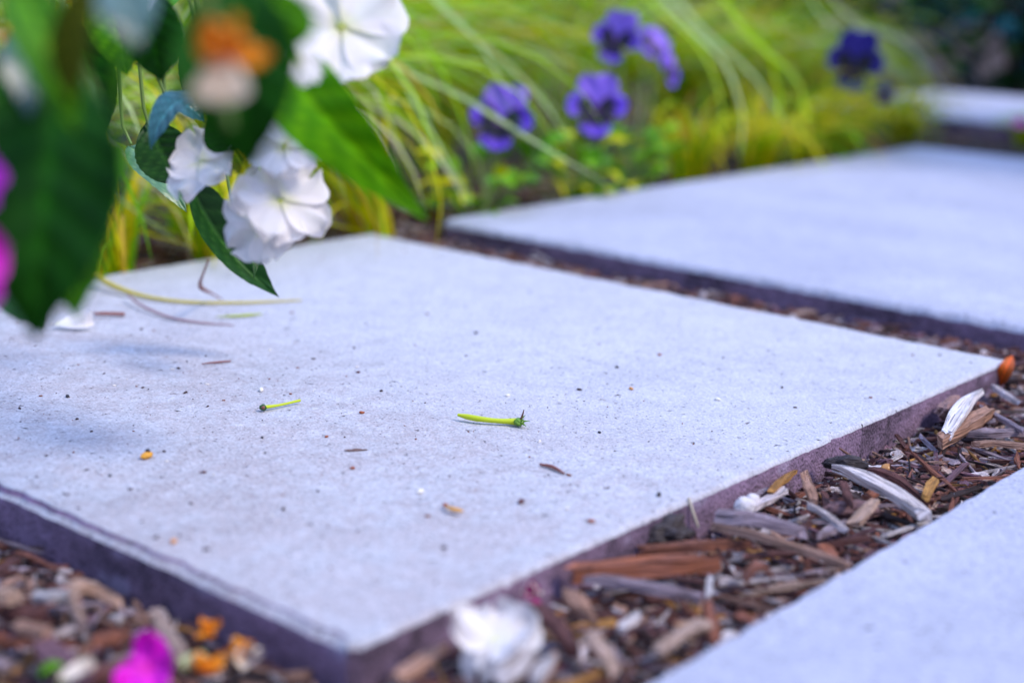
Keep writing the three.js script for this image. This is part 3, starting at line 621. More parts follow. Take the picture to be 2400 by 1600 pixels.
{
  const o = group('flower_stalk', v3(DEBRIS.stemA[1])), loc = (p) => v3(p).sub(o.position);
  tag(o, 'longer lime green flower stalk with spiky calyx lying on the paver', 'flower stalk');
  mesh('stalk', taperTube(DEBRIS.stemA.map(loc), [.0008, .0016, .0017, .0015, .0014, .0016, .0021], 12, 30), M.lime, o);
  const c = loc(DEBRIS.calyx);
  mesh('receptacle', lump(4, .0027, .0023, .0025, 0.3, 2).translate(c.x, c.y, c.z), M.green, o);
  for (const [dx, dy, dz, l] of [[.9, .25, .2, .0065], [.6, .75, -.2, .0058], [.8, -.1, .7, .0055], [.7, .1, -.7, .005], [.55, .55, .5, .0045]]) { const d = new THREE.Vector3(dx, dy, dz).normalize(); mesh('sepal', taperTube([c.clone(), c.clone().addScaledVector(d, l * .55), c.clone().addScaledVector(d, l).add(new THREE.Vector3(0, -.0006, 0))], [.0012, .0009, .0002], 6, 8, 0.5), M.green, o); }
  mesh('style', taperTube([c.clone(), c.clone().add(new THREE.Vector3(.0016, .0032, .0)), c.clone().add(new THREE.Vector3(.0026, .0072, .0))], [.0007, .0006, .0003], 6, 10), M.dryBrown, o);
}
{
  const o = group('flower_stalk', v3(DEBRIS.stemB[0])), loc = (p) => v3(p).sub(o.position); tag(o, 'shorter green flower stalk with dark knob lying on the paver', 'flower stalk');
  mesh('stalk', taperTube(DEBRIS.stemB.map(loc), [.0011, .0008, .0007, .0008], 10, 20), M.lime, o);
  mesh('knob', lump(8, .0021, .0018, .0018, 0.25, 2).translate(-.001, 0, .0005), soft([.03, .09, .015], { roughness: 0.35 }), o);
  mesh('knob_tip', lump(9, .0010, .0009, .0009, 0.2, 2).translate(-.0005, .0004, .0022), M.redTwig, o);
}
const thinOnes = [
  ['twig', DEBRIS.twigA, [.0006, .0010, .0009, .0006], M.redTwig, 'reddish brown twig on the paver before the long green stalk', 'twig'], ['twig', DEBRIS.twigB, [.0003, .0007, .0005], M.redTwig, 'thin red thread of twig on the paver before the fallen stalks', 'twig'],
  ['dry_stalk', DEBRIS.stalkA, [.0022, .0020, .0014, .0012, .0010, .0006], M.yellowStalk, 'yellow dry stalk bent onto the paver under the white flowers', 'dry stalk'], ['dry_stalk', DEBRIS.stalkB, [.0008, .0010, .0010, .0008, .0004], M.mauveStalk, 'thin mauve thread curling on the paver beside the yellow stalk', 'dry stalk'],
  ['dry_stalk', DEBRIS.stalkC, [.0008, .0014, .0014], M.redTwig, 'short reddish stick on the paver near the dark drooping leaf', 'dry stalk'], ['leaf_sliver', DEBRIS.sliver, [.0004, .0018, .0020, .0008], M.lime, 'pale green sliver of leaf on the paver', 'leaf piece'],
  ['tendril', DEBRIS.tendril, [.0006, .0008, .0018, .0012, .0004], M.redTwig, 'reddish withered tendril hanging down to the paver', 'tendril'], ['tendril', DEBRIS.tendrilB, [.0018, .0012, .0010, .0006], soft([.42, .17, .04]), 'orange brown withered wisp hanging beside the dark leaf', 'tendril'],
  ['straw', DEBRIS.straw, [.0007, .0008, .0007], M.straw, 'thin pale straw leaning against the speckled paver side', 'straw'], ['twig', DEBRIS.darkTwig, [.0005, .0009, .0009], M.dryBrown, 'dark needle thin twig leaning on the paver side near the nick', 'twig'],
];
for (const [name, pts, rad, mat, label, cat] of thinOnes) { const p = P3(pts), o = p[Math.floor(p.length / 2)].clone(), m = mesh(name, taperTube(p.map((q) => q.clone().sub(o)), rad, 7, 26, name === 'leaf_sliver' ? 0.3 : 1), mat); m.position.copy(o); tag(m, label, cat); }
const seedMats = { white: soft([.82, .78, .68], { roughness: .5 }), rust: soft([.30, .07, .02], { roughness: .5 }), black: soft([.022, .018, .022], { roughness: .5 }), darkred: soft([.085, .022, .025], { roughness: .5 }), orange: soft([.62, .27, .07], { roughness: .5 }) };
function seedGeometry(r, k) { const g = new THREE.LatheGeometry(Array.from({ length: 9 }, (_, i) => { const t = i / 8; return new THREE.Vector2(Math.pow(Math.sin(Math.PI * Math.pow(t, .8)), .75) * r * .72 + 1e-5, (t - .5) * 2.6 * r); }), 12); g.rotateZ(Math.PI / 2); const p = g.attributes.position; for (let i = 0; i < p.count; i++) { const n = 1 + .3 * perlin.noise(p.getX(i) * 600 + k, p.getY(i) * 600, p.getZ(i) * 600); p.setXYZ(i, p.getX(i) * n, p.getY(i) * n * .85, p.getZ(i) * n); } g.computeVertexNormals(); return g; }
SEEDS.forEach(([p, r0, c, label], i) => { const r = r0 * .62; const m = mesh('seed', seedGeometry(r, i * 7), seedMats[c]); m.position.copy(v3(p)).setY(r * .52); m.rotation.y = i * 1.7; tag(m, label, 'seed'); });
{
  const o = group('seed', v3(DEBRIS.orangeSeed).setY(.0018)); tag(o, 'orange seed with a black head near the stained patch of the paver', 'seed');
  mesh('husk', seedGeometry(.0030, 3), soft([.72, .34, .03]), o).rotation.y = .9; mesh('head', lump(2, .0014, .0012, .0013, .4, 2).translate(.0004, .0018, -.0012), seedMats.black, o);
  const s = mesh('brown_smear', lump(6, .0050, .0004, .0014, .7, 3), soft([.16, .09, .07]), null); s.position.copy(v3(DEBRIS.smudge)).setY(.0004); s.rotation.y = .25; tag(s, 'flat brown smear of dried mud on the paver', 'mud smear');
  const cu = group('dry_petal', v3(DEBRIS.curl[1])); tag(cu, 'curled orange dry petal with a red tip on the paver', 'petal'); const pts = P3(DEBRIS.curl).map((q) => q.sub(cu.position)); mesh('curl', taperTube(pts, [.0007, .0007, .0014, .0016, .0008], 8, 18, .6), soft([.66, .32, .05]), cu); mesh('tip', lump(3, .0013, .0011, .0011, .3, 2).translate(pts[0].x, pts[0].y, pts[0].z), soft([.30, .05, .02]), cu);
}

{                                                             // soil crumbs and plant dust too small and many to count
  const r = rng(606), g = lump(12, 1, .7, 1, .6, 1), N = 420, im = new THREE.InstancedMesh(g, new THREE.MeshStandardMaterial({ color: 0xffffff, roughness: .9 }), N), m4 = new THREE.Matrix4(), q = new THREE.Quaternion(), c = new THREE.Color();
  for (let i = 0; i < N; i++) { const near = r() < .6, cl = r() * 6.28, a = near ? Math.pow(r(), 1.4) * .34 : r() * .59, b = near ? .04 + r() * .5 : r() * .59, s = .00025 + .0007 * Math.pow(r(), 3); q.setFromAxisAngle(new THREE.Vector3(0, 1, 0), cl); m4.compose(uvp(.01 + a, .01 + b, s * .5), q, new THREE.Vector3(s * (1 + 1.5 * r()), s, s)); im.setMatrixAt(i, m4); const d = r(); im.setColorAt(i, d < .5 ? c.setRGB(.05, .03, .03) : d < .8 ? c.setRGB(.22, .09, .05) : c.setRGB(.7, .66, .6)); }
  im.name = 'crumbs'; im.castShadow = im.receiveShadow = true; im.userData = { kind: 'stuff', label: 'fine crumbs of soil and plant dust on the speckled paver', category: 'crumbs' }; scene.add(im);
}
// ---------- leaves and petals ----------
function sheet(L, W, nu, nv, outline, shape, colour) {        // a thin blade: outline(t) half width 0..1, shape(t, s) -> [y, dz] in metres, x along the blade
  const P = [], UV = [], I = [], C = [];
  for (let i = 0; i <= nu; i++) for (let j = 0; j <= nv; j++) {
    const t = i / nu, s = j / nv * 2 - 1, h = outline(t, s), [y, dx = 0, dz = 0] = shape(t, s, h);
    P.push(t * L + dx, y, s * h * W / 2 + dz); UV.push(t * L / .05, s * h * W / 2 / .05); if (colour) C.push(...colour(t, s));
  }
  for (let i = 0; i < nu; i++) for (let j = 0; j < nv; j++) { const a = i * (nv + 1) + j, b = a + nv + 1; I.push(a, a + 1, b, b, a + 1, b + 1); }
  const g = new THREE.BufferGeometry(); g.setAttribute('position', new THREE.Float32BufferAttribute(P, 3)); g.setAttribute('uv', new THREE.Float32BufferAttribute(UV, 2)); if (colour) g.setAttribute('color', new THREE.Float32BufferAttribute(C, 3)); g.setIndex(I); g.computeVertexNormals(); return g;
}
function leafGeometry(L, W, curl, fold, seed, serr = 0.02) {
  const r = rng(seed), ph = r() * 9, veins = 7;
  const outline = (t) => { const q = Math.pow(t, .84); let h = Math.pow(Math.sin(Math.PI * q), .8) * (1.08 - .22 * t); if (t > .8) h *= lerp(1, .75, (t - .8) / .2); return Math.max(0.012, h * (1 + serr * Math.sin(t * 70 + ph))); };
  const shape = (t, s, h) => {
    const vein = Math.pow(Math.abs(Math.sin((t * veins - Math.abs(s) * 1.1) * Math.PI)), 6);
    const y = -4 * curl * (t - .5) * (t - .5) * L * 2 + curl * L * 2 * .25 + Math.abs(s) * h * W * .5 * fold + Math.sin(t * 11 + ph + s) * Math.abs(s) * W * .03 - vein * W * .025 - (Math.abs(s) < .08 ? W * .02 : 0);
    return [y];
  };
  const colour = (t, s) => { const vein = Math.pow(Math.abs(Math.sin((t * veins - Math.abs(s) * 1.1) * Math.PI)), 16) * .7 + (Math.abs(s) < .09 ? 1 : 0), n = 1 + .4 * perlin.noise(t * 6 + ph, s * 5, ph), q = clamp(1 - vein) * n; return [q + vein * 3, q + vein * 2, q + vein * 2]; };
  return sheet(L, W, 26, 14, outline, shape, colour);
}
function orient(o, base, tip, n) {                            // local x towards the tip, local y along the normal
  const X = tip.clone().sub(base).normalize(), Z = new THREE.Vector3().crossVectors(X, n).normalize(), Y = new THREE.Vector3().crossVectors(Z, X).normalize();
  o.quaternion.setFromRotationMatrix(new THREE.Matrix4().makeBasis(X, Y, Z)); o.position.copy(base);
}
const leafMat = (c, rough, tr, o = {}) => new THREE.MeshPhysicalMaterial({ specularIntensity: .35, color: lin(...c), vertexColors: true, roughness: rough, transmission: tr, thickness: 0, side: THREE.DoubleSide, ...o });
M.leaf = {
  dark: leafMat([.006, .075, .001], .6, .12), mid: leafMat([.06, .26, .002], .55, .35), olive: leafMat([.09, .12, .004], .6, .2), bright: leafMat([.085, .32, .0002], .55, .4, { specularIntensity: .15 }), deep: leafMat([.010, .055, .008], .45, .08),
  glossy: leafMat([.05, .12, .10], .28, .05, { specularIntensity: 1 }), blue: leafMat([.02, .12, .13], .30, .05, { specularIntensity: 1 }), grey: leafMat([.07, .19, .08], .34, .1, { specularIntensity: .9 }),
};
M.stem = soft([.16, .26, .05], { roughness: .5 });
const petalMat = (c, tr = .25) => new THREE.MeshPhysicalMaterial({ color: lin(...c), vertexColors: true, roughness: .65, transmission: tr, thickness: 0, side: THREE.DoubleSide });
M.petal = { white: petalMat([.92, .88, .85], .35), magenta: petalMat([.78, .0006, .60], .15), pinkish: petalMat([.42, .02, .20], .2), orange: petalMat([.96, .38, .0], .2), cream: petalMat([.95, .82, .64], .25), violet: petalMat([.20, .075, .85], .2), navy: petalMat([.010, .003, .24], .1) };
function petalGeometry(R, W, seed, ruffle, cup, notch, blotch) {
  const r = rng(seed), ph = r() * 9;
  const outline = (t) => Math.max(.02, Math.pow(Math.sin(Math.PI * Math.min(1, Math.pow(t, 1.15) * .86 + .02)), .7) * (t > .88 ? lerp(1, .55, (t - .88) / .12) : 1));
  const shape = (t, s, h) => [cup * t * t * R + ruffle * R * (Math.sin(s * 5 + ph) * t * t + .5 * Math.sin(s * 9 + ph * 2) * t * t * t) + Math.abs(s) * h * W * .08, t > .8 ? -notch * R * Math.exp(-s * s * 14) * (t - .8) / .2 + .03 * R * Math.sin(s * 7 + ph) * (t - .8) * 5 : 0];
  return sheet(R, W, 14, 12, outline, shape, (t, s) => { if (blotch) return blotch(t, s); const v = 1 - .07 * Math.pow(Math.abs(Math.sin(s * 6 + ph)), 8) - .05 * perlin.noise(t * 5 + ph, s * 4, 2), q = smooth(.3, .0, t); return [v * (1 - .08 * q), v * (1 - .05 * q), v * (1 - .35 * q)]; });
}
function petalAt(parent, name, geo, mat, dir, n, off) { const m = mesh(name, geo, mat, parent); const o = dir.clone().multiplyScalar(off); orient(m, o, o.clone().add(dir), n); return m; }
function impatiensFlower(parent, kind, size, n, spin, seed) { // five broad overlapping petals and a small eye
  const f = group('flower', null, parent), N = v3(n).normalize(), X = new THREE.Vector3(0, 1, 0).addScaledVector(N, -N.y).normalize(), Y = new THREE.Vector3().crossVectors(N, X);
  for (let k = 0; k < 5; k++) { const an = spin + k / 5 * Math.PI * 2, d = X.clone().multiplyScalar(Math.cos(an)).addScaledVector(Y, Math.sin(an)), q = rng(seed * 9 + k), w = size * (.50 + .2 * q()); petalAt(f, 'petal', petalGeometry(size * (.44 + .16 * q()), w, seed + k * 3, .10 + .10 * q(), -.12 + .4 * q(), .16 * q()), M.petal[kind], d.addScaledVector(Y, (q() - .5) * .3).normalize(), N.clone().addScaledVector(d, (q() - .6) * .9).normalize(), size * .02).position.addScaledVector(N, .0012 * k); }
  const e = mesh('eye', lump(seed, size * .05, size * .05, size * .05, .2, 2), M.eye ?? (M.eye = soft([.5, .55, .12])), f); e.position.copy(N).multiplyScalar(size * .03);
  return f;
}
function faded(parent, kind, size, n, spin, seed) {           // a withered many petalled flower
  const f = group('flower', null, parent), N = v3(n).normalize(), r = rng(seed);
  const count = kind === 'cream' ? 4 : 11;
  for (let k = 0; k < count; k++) { const d = new THREE.Vector3(r() - .5, r() - .5, r() - .5).multiplyScalar(1.6).addScaledVector(N, .5).normalize(), up = new THREE.Vector3(r() - .5, r() - .5, r() - .5).addScaledVector(N, .6).normalize(); petalAt(f, 'petal', petalGeometry(size * (.6 + r() * .5), size * (kind === 'cream' ? 1.1 : .6), seed + k, .15, .3, .05), M.petal[kind], d, up, 0); }
  return f;
}
function impatiens(name, label, root, hub, leaves, flowers, extra) {
  const R = v3(root), Hb = v3(hub), o = group(name, R), loc = (p) => v3(p).sub(R), h = Hb.clone().sub(R);
  tag(o, label, 'plant', 'bedding plants beside the path');
  mesh('stem', taperTube([new THREE.Vector3(0, -.01, 0), h.clone().multiplyScalar(.5).add(new THREE.Vector3(-.02, .02, 0)), h], [.006, .005, .004], 10, 24), M.stem, o);
  leaves.forEach(([b, t, w, n, mat, curl, fold], i) => {
    const B = loc(b), T = loc(t), L = B.distanceTo(T), m = mesh('leaf', leafGeometry(L, w, curl, fold, i * 17 + name.length), M.leaf[mat], o);
    orient(m, B, T, v3(n).normalize());
    const mid = h.clone().lerp(B, .6).add(new THREE.Vector3(0, .05, 0));
    mesh('leaf_stalk', taperTube([h, mid, B.clone().lerp(T, -.06), B.clone().lerp(T, .05)], [.0022, .0018, .0014, .0009], 7, 18), M.stem, o);
  });
  flowers.forEach(([c, size, n, kind, spin], i) => {
    const f = (kind === 'orange' || kind === 'cream' ? faded : impatiensFlower)(o, kind, size, n, spin, i * 31 + 7), p = loc(c); f.position.copy(p);
    const back = v3(n).normalize().multiplyScalar(-.02);
    mesh('flower_stalk', taperTube([h, h.clone().lerp(p, .6).add(new THREE.Vector3(0, .05, 0)), p.clone().add(back).add(new THREE.Vector3(0, .004, 0)), p], [.0016, .0014, .0012, .0010], 6, 18), M.stem, o);
  });
  return o;
}
impatiens('magenta_impatiens', 'magenta flowered plant with the largest dark leaf hanging over the paver', [-.36, -.03, -.45], [-.27, .31, -.47], MAGENTA_LEAVES, MAGENTA_FLOWERS);
impatiens('orange_flower_plant', 'shoot with dark leaves carrying withered orange and cream flowers', [-.30, -.03, -.36], [-.15, .345, -.40], ORANGE_LEAVES, ORANGE_FLOWERS);
impatiens('white_impatiens', 'white flowered plant with a bright green leaf drooping over the paver', [-.46, -.03, -1.12], [-.22, .36, -.80], WHITE_LEAVES, WHITE_FLOWERS);
// loose petals and flowers
function fallenFlower(name, label, pos, kind, size, n, spin, seed, squash) { const o = group(name, v3(pos)); tag(o, label, 'flower'); const N = v3(n).normalize(), X = new THREE.Vector3(1, 0, 0).addScaledVector(N, -N.x).normalize(), Y = new THREE.Vector3().crossVectors(N, X); for (let k = 0; k < 5; k++) { const an = spin + k / 5 * 6.283, d = X.clone().multiplyScalar(Math.cos(an)).addScaledVector(Y, Math.sin(an)); petalAt(o, 'petal', petalGeometry(size * (.40 + .22 * rng(seed + k)()), size * .60, seed + k * 5, .32, squash * (rng(seed * 3 + k)() * 2.2 - .5), .2), M.petal[kind], d, N.clone().addScaledVector(d, .5 - 1.6 * rng(seed * 7 + k)()).normalize(), size * .01).position.addScaledVector(N, .001 * k); } return o; }
fallenFlower('fallen_flower', 'crumpled white flower fallen on the mulch at the paver corner', DEBRIS.flowerFallen, 'white', .032, [-.05, .8, .55], .5, 31, 1.0);
fallenFlower('fallen_flower', 'magenta petals fallen on the mulch below the lipped paver edge', DEBRIS.magentaFallen, 'magenta', .021, [.05, .7, .65], .2, 77, .6);
{
  const o = mesh('fallen_petal', petalGeometry(.026, .016, 5, .22, .1, .1), M.petal.white); o.position.copy(v3(DEBRIS.whitepetal)).add(new THREE.Vector3(-.012, 0, 0)); o.rotation.set(.35, .1, .05); tag(o, 'white petal fallen on the paver below the drooping dark leaves', 'petal');
  DEBRIS.orangeBits.forEach((p, i) => { const g = group('withered_flower', v3(p)); tag(g, ['withered orange and cream flower head on the mulch near the paver corner', 'crumpled orange flower beside the magenta petals', 'curled brown orange flower remains touching the lipped paver side'][i], 'flower'); faded(g, 'orange', [.0065, .008, .006][i], [.1, .7, .6], 0, 60 + i * 9); if (i === 0) faded(g, 'cream', .007, [.6, .6, .5], 0, 99); });
  const gs = mesh('green_stalk', taperTube(P3(DEBRIS.greenStalk).map((q) => q.sub(v3(DEBRIS.greenStalk[0]))), [.0028, .0032, .0026], 8, 12), soft([.38, .42, .2])); gs.position.copy(v3(DEBRIS.greenStalk[0])); tag(gs, 'short pale green stalk between the orange and magenta flowers', 'flower stalk');
  const gb = mesh('leaf_scrap', leafGeometry(.011, .006, .1, .3, 4), M.leaf.bright); gb.position.copy(v3(DEBRIS.greenBit)); gb.rotation.set(.3, .3, .4); tag(gb, 'scrap of bright green leaf on the mulch', 'leaf piece');
  const pp = mesh('fallen_petal', petalGeometry(.013, .009, 15, .2, .2, .1), M.petal.cream); pp.position.copy(v3(DEBRIS.pinkPale)); pp.rotation.set(.2, .5, .1); tag(pp, 'pale pinkish petal beside the scrap of green leaf', 'petal');
  const pb = group('withered_flower', v3(DEBRIS.pinkBud)); tag(pb, 'small pinkish red bud behind the crumpled white flower', 'flower'); faded(pb, 'pinkish', .006, [.2, .8, .5], 0, 140); faded(pb, 'cream', .006, [-.4, .5, .6], 0, 150);
  const dl = mesh('dead_leaf', leafGeometry(.024, .0095, .3, .8, 61), new THREE.MeshPhysicalMaterial({ color: lin(.36, .075, .002), vertexColors: true, roughness: .6, side: THREE.DoubleSide })); orient(dl, v3(DEBRIS.deadLeaf).add(new THREE.Vector3(-.006, -.008, .004)), v3(DEBRIS.deadLeaf).add(new THREE.Vector3(.004, .014, -.003)), new THREE.Vector3(-.3, .3, .9)); tag(dl, 'dead orange leaf standing in the mulch near the paver corner', 'dead leaf');
  const ac = mesh('seed_husk', seedGeometry(.0042, 44), soft([.45, .2, .04], { roughness: .25 })); ac.position.copy(v3(DEBRIS.acorn)); ac.rotation.set(.3, .4, .9); tag(ac, 'shiny amber seed husk among the fine splinters', 'seed');
}

// ---------- ornamental grass ----------
const bladeTint = [[.50, .74, .004], [.32, .62, .003], [.82, .74, .004], [.72, .88, .40], [.16, .40, .002], [.62, .42, .05], [.58, .88, .05], [.82, .78, .52], [.44, .76, .02], [.70, .62, .004]];
M.blades = bladeTint.map((c) => new THREE.MeshPhysicalMaterial({ color: lin(...c), roughness: .6, specularIntensity: .2, transmission: .5, thickness: 0, side: THREE.DoubleSide }));
M.bladeMass = new THREE.MeshPhysicalMaterial({ color: 0xffffff, vertexColors: true, roughness: .6, specularIntensity: .2, transmission: .5, thickness: 0, side: THREE.DoubleSide });
function bladeGeometry(r, L, w, az, lean, droop, colour) {     // arching folded ribbon
  const n = 11, P = [], I = [], C = [], UV = [], p = new THREE.Vector3((r() - .5) * .04, 0, (r() - .5) * .04), side = new THREE.Vector3(-Math.sin(az), 0, Math.cos(az));
  let el = Math.PI / 2 - lean; const tw = (r() - .5) * 1.2;
  for (let i = 0; i <= n; i++) {
    const t = i / n, ww = w * (t < .12 ? .6 + t * 3.3 : Math.pow(1 - (t - .12) / .88, .6)) + .0002, sd = side.clone().applyAxisAngle(new THREE.Vector3(Math.cos(az), 0, Math.sin(az)), tw * t), up = new THREE.Vector3(-Math.cos(az) * Math.sin(el), Math.cos(el), -Math.sin(az) * Math.sin(el));
    for (const [s, f] of [[-1, .25], [0, 0], [1, .25]]) { const q = p.clone().addScaledVector(sd, s * ww / 2).addScaledVector(up, f * ww); P.push(q.x, q.y, q.z); UV.push(t, s); if (colour) C.push(...colour); }
    p.add(new THREE.Vector3(Math.cos(az) * Math.cos(el), Math.sin(el), Math.sin(az) * Math.cos(el)).multiplyScalar(L / n));
    el -= droop * (0.35 + 1.3 * t) / n; if (p.y < .008 && el < 0) el = lerp(el, 0, .8);
  }
  for (let i = 0; i < n; i++) for (let j = 0; j < 2; j++) { const a = i * 3 + j, b = a + 3; I.push(a, a + 1, b, b, a + 1, b + 1); }
  const g = new THREE.BufferGeometry(); g.setAttribute('position', new THREE.Float32BufferAttribute(P, 3)); g.setAttribute('uv', new THREE.Float32BufferAttribute(UV, 2)); if (colour) g.setAttribute('color', new THREE.Float32BufferAttribute(C, 3)); g.setIndex(I); g.computeVertexNormals(); return g;
}
const tufts = [   // a, b (paver frame), blades shown, rest, length, main azimuth, spread, droop, label, width
  [.655, .66, 30, 10, .19, 3.3, 3.2, 2.2, 'low yellow grass tuft touching the back corner of the speckled paver', 1.35],
  [.47, .655, 26, 16, .15, 3.0, 4.0, 2.0, 'low yellow grass tuft behind the largest white blooms', 1.3],
  [.36, .665, 22, 14, .15, 3.0, 4.0, 2.0, 'low olive grass tuft at the paver edge under the white flowered plant', 1.3],
  [1.27, .70, 26, 50, .15, .2, 4.5, 1.9, 'low olive grass tuft between the clustered pansies and the long paver', 1.1],
  [1.42, .69, 26, 50, .16, .2, 4.0, 2.0, 'low yellow grass tuft hugging the middle of the long paver edge', 1.1],
  [1.56, .69, 22, 50, .16, .2, 4.0, 2.0, 'low grass tuft below the darkest pansy', 1.1],
  [1.70, .72, 20, 50, .16, .2, 4.5, 2.0, 'low grass tuft at the far corner of the long paver', 1.1],
  [.34, .80, 36, 40, .30, .2, 2.0, 2.1, 'yellow green grass tuft behind the white flowered plant', 1.3],
  [.20, .92, 26, 60, .34, 0, 2.4, 2.0, 'grass tuft rising among the leaves of the white flowered plant', 1.2],
  [.56, .82, 42, 50, .34, -.1, 1.7, 2.3, 'golden grass tuft near the back corner of the speckled paver', 1.3],
  [.72, .92, 42, 70, .38, -.55, 1.1, 2.4, 'tall grass tuft between the speckled and the long paver'],
  [.92, 1.02, 38, 80, .40, -.55, 1.1, 2.4, 'tall grass tuft behind the lone pansy'],
  [1.14, 1.04, 38, 80, .40, -.55, 1.1, 2.4, 'tall grass tuft behind the outward facing pansy'],
  [1.36, .98, 40, 110, .40, -.55, 1.1, 2.5, 'dense pale grass tuft beside the clustered pansies'],
  [1.50, .92, 34, 110, .34, -.55, 1.1, 2.7, 'dense grass tuft drooping onto the long paver edge'],
  [1.76, .98, 26, 110, .34, -.55, 1.1, 2.6, 'grass tuft beside the darkest pansy'],
  [1.40, 1.35, 12, 150, .44, -.55, 1.1, 2.2, 'grass tuft farther back near the dark shrub'],
  [2.02, 1.0, 20, 100, .30, .2, 2.2, 2.6, 'grass tuft at the near corner of the distant paver'],
  [2.16, .92, 16, 50, .09, .6, 6.0, 1.8, 'low grass tuft before the pale front of the distant paver'],
  [2.20, .62, 14, 40, .07, .6, 6.0, 1.8, 'lowest grass tuft before the distant paver near the magenta flower'],
  [2.05, .78, 14, 50, .13, .6, 5.0, 1.8, 'low grass tuft beside the distant paver'],
  [0.95, 1.40, 12, 150, .46, -.55, 1.1, 2.2, 'grass tuft farther back behind the pansies'],
  [0.45, 1.15, 14, 150, .42, 0, 2.2, 2.2, 'grass tuft farther back behind the white flowered plant'],
];
tufts.forEach(([a, b, show, rest, len, az, spread, droop, label, wide], ti) => {
  const r = rng(7000 + ti * 13), o = group('grass_tuft', uvp(a, b, -.03)); tag(o, label, 'grass', 'ornamental grass tufts along the path');
  const one = () => [len * 1.3 * (.6 + .6 * r()), ((wide ?? 1.5) * (.0020 + .0030 * r())), az + (r() - .5) * spread, .06 + .5 * r(), droop * (1.0 + .6 * r())];
  for (let k = 0; k < show; k++) { const p = one(); p[1] *= 1.5; mesh('blade', bladeGeometry(r, ...p), M.blades[label.startsWith('low') ? [2, 9, 0, 9, 8, 5, 2][k % 7] : Math.floor(r() * bladeTint.length)], o); }
  const gs = []; for (let k = 0; k < rest; k++) { const c = bladeTint[label.startsWith('low') ? [2, 9, 0, 4, 5][k % 5] : Math.floor(r() * bladeTint.length)], j = .9 + r() * .35; gs.push(bladeGeometry(r, ...one(), c.map((x) => x * j))); }
  mesh('blades', mergeGeometries(gs), M.bladeMass, o).userData.kind = 'stuff';
});

[[.60, .97, 'long pale blades of grass arching across the lone pansy'], [1.45, 1.12, 'long mint green blades of grass arching beside the clustered pansies'], [.12, .86, 'long straw coloured blades of grass arching behind the white flowers']].forEach(([a, b, label], ti) => {
  const root = uvp(a, b, -.03), o = group('grass_tuft', root), r = rng(515 + ti); tag(o, label, 'grass', 'ornamental grass tufts along the path');
  for (const [t, pts, w, tint] of ARCHING_BLADES) if (t === ti) {
    const first = v3(pts[0]).sub(root), path = [new THREE.Vector3((r() - .5) * .05, 0, (r() - .5) * .05), new THREE.Vector3(first.x * .35, first.y * .75, first.z * .35), ...pts.map((p) => v3(p).sub(root))], c = new THREE.CatmullRomCurve3(path), n = 30, P = [], I = [], UV = [], tw = (r() - .5) * 1.0;
    for (let i = 0; i <= n; i++) { const u = i / n, p = c.getPointAt(u), T = c.getTangentAt(u), sd = new THREE.Vector3(0, .25, 1).cross(T).normalize().applyAxisAngle(T, tw * u), nn = new THREE.Vector3().crossVectors(T, sd), ww = w * Math.min(1, (1 - u) * 5 + .08); for (const [s, f] of [[-1, .2], [0, 0], [1, .2]]) { const q = p.clone().addScaledVector(sd, s * ww / 2).addScaledVector(nn, f * ww); P.push(q.x, q.y, q.z); UV.push(u, s); } }
    for (let i = 0; i < n; i++) for (let j = 0; j < 2; j++) { const k = i * 3 + j, m = k + 3; I.push(k, k + 1, m, m, k + 1, m + 1); }
    const g = new THREE.BufferGeometry(); g.setAttribute('position', new THREE.Float32BufferAttribute(P, 3)); g.setAttribute('uv', new THREE.Float32BufferAttribute(UV, 2)); g.setIndex(I); g.computeVertexNormals(); mesh('blade', g, M.blades[tint], o);
  }
});

// ---------- pansies ----------
const pansyBlotch = (t, s, k) => { const d = k < 2 ? 0 : smooth(.80, .52, t + Math.abs(s) * .12), e = k === 4 && t < .10 ? .6 : 0, q = 1 - d * .97; return e ? [.9, .5, .3] : [q * (k < 2 ? 1.7 : 1), q * (k < 2 ? 2.4 : 1), q * (.85 + .15 * (1 - d))]; };
function pansyFlower(parent, size, n, spin, seed, dark) {
  const f = group('flower', null, parent), N = v3(n).normalize(), X = new THREE.Vector3(0, 1, 0).addScaledVector(N, -N.y).normalize(), Y = new THREE.Vector3().crossVectors(X, N);
  [[.36, .62, .44], [-.36, .60, .44], [1.38, .52, .40], [-1.38, .50, .40], [Math.PI, .46, .54]].forEach(([an, R, W], k) => { const q = an + spin, d = X.clone().multiplyScalar(Math.cos(q)).addScaledVector(Y, Math.sin(q)); petalAt(f, 'petal', petalGeometry(size * R, size * W, seed + k * 7, .07, .06, .08, (t, s) => pansyBlotch(t, s, k)), M.petal[dark ? 'navy' : 'violet'], d, N, size * .01).position.addScaledVector(N, .0015 * k); });
  return f;
}
const smallLeaves = [leafMat([.16, .42, .003], .55, .35), leafMat([.07, .27, .003], .55, .3), leafMat([.50, .58, .004], .55, .35)];
const pansyLeafG = [1, 2, 3, 4].map((k) => leafGeometry(.034, .020, .10, .3, k * 5, .06));
const pansyPlants = [[.83, .665, [0], 'pansy plant with a single dark centred violet flower half behind a grass blade', 34], [.98, .665, [1], 'pansy plant whose violet flower faces out with a black centre', 38], [1.12, .69, [2, 3, 4], 'pansy plant with three clustered violet flowers', 30], [1.60, .70, [5, 6], 'pansy plant with a nearly navy flower and a small dark bud', 24]];
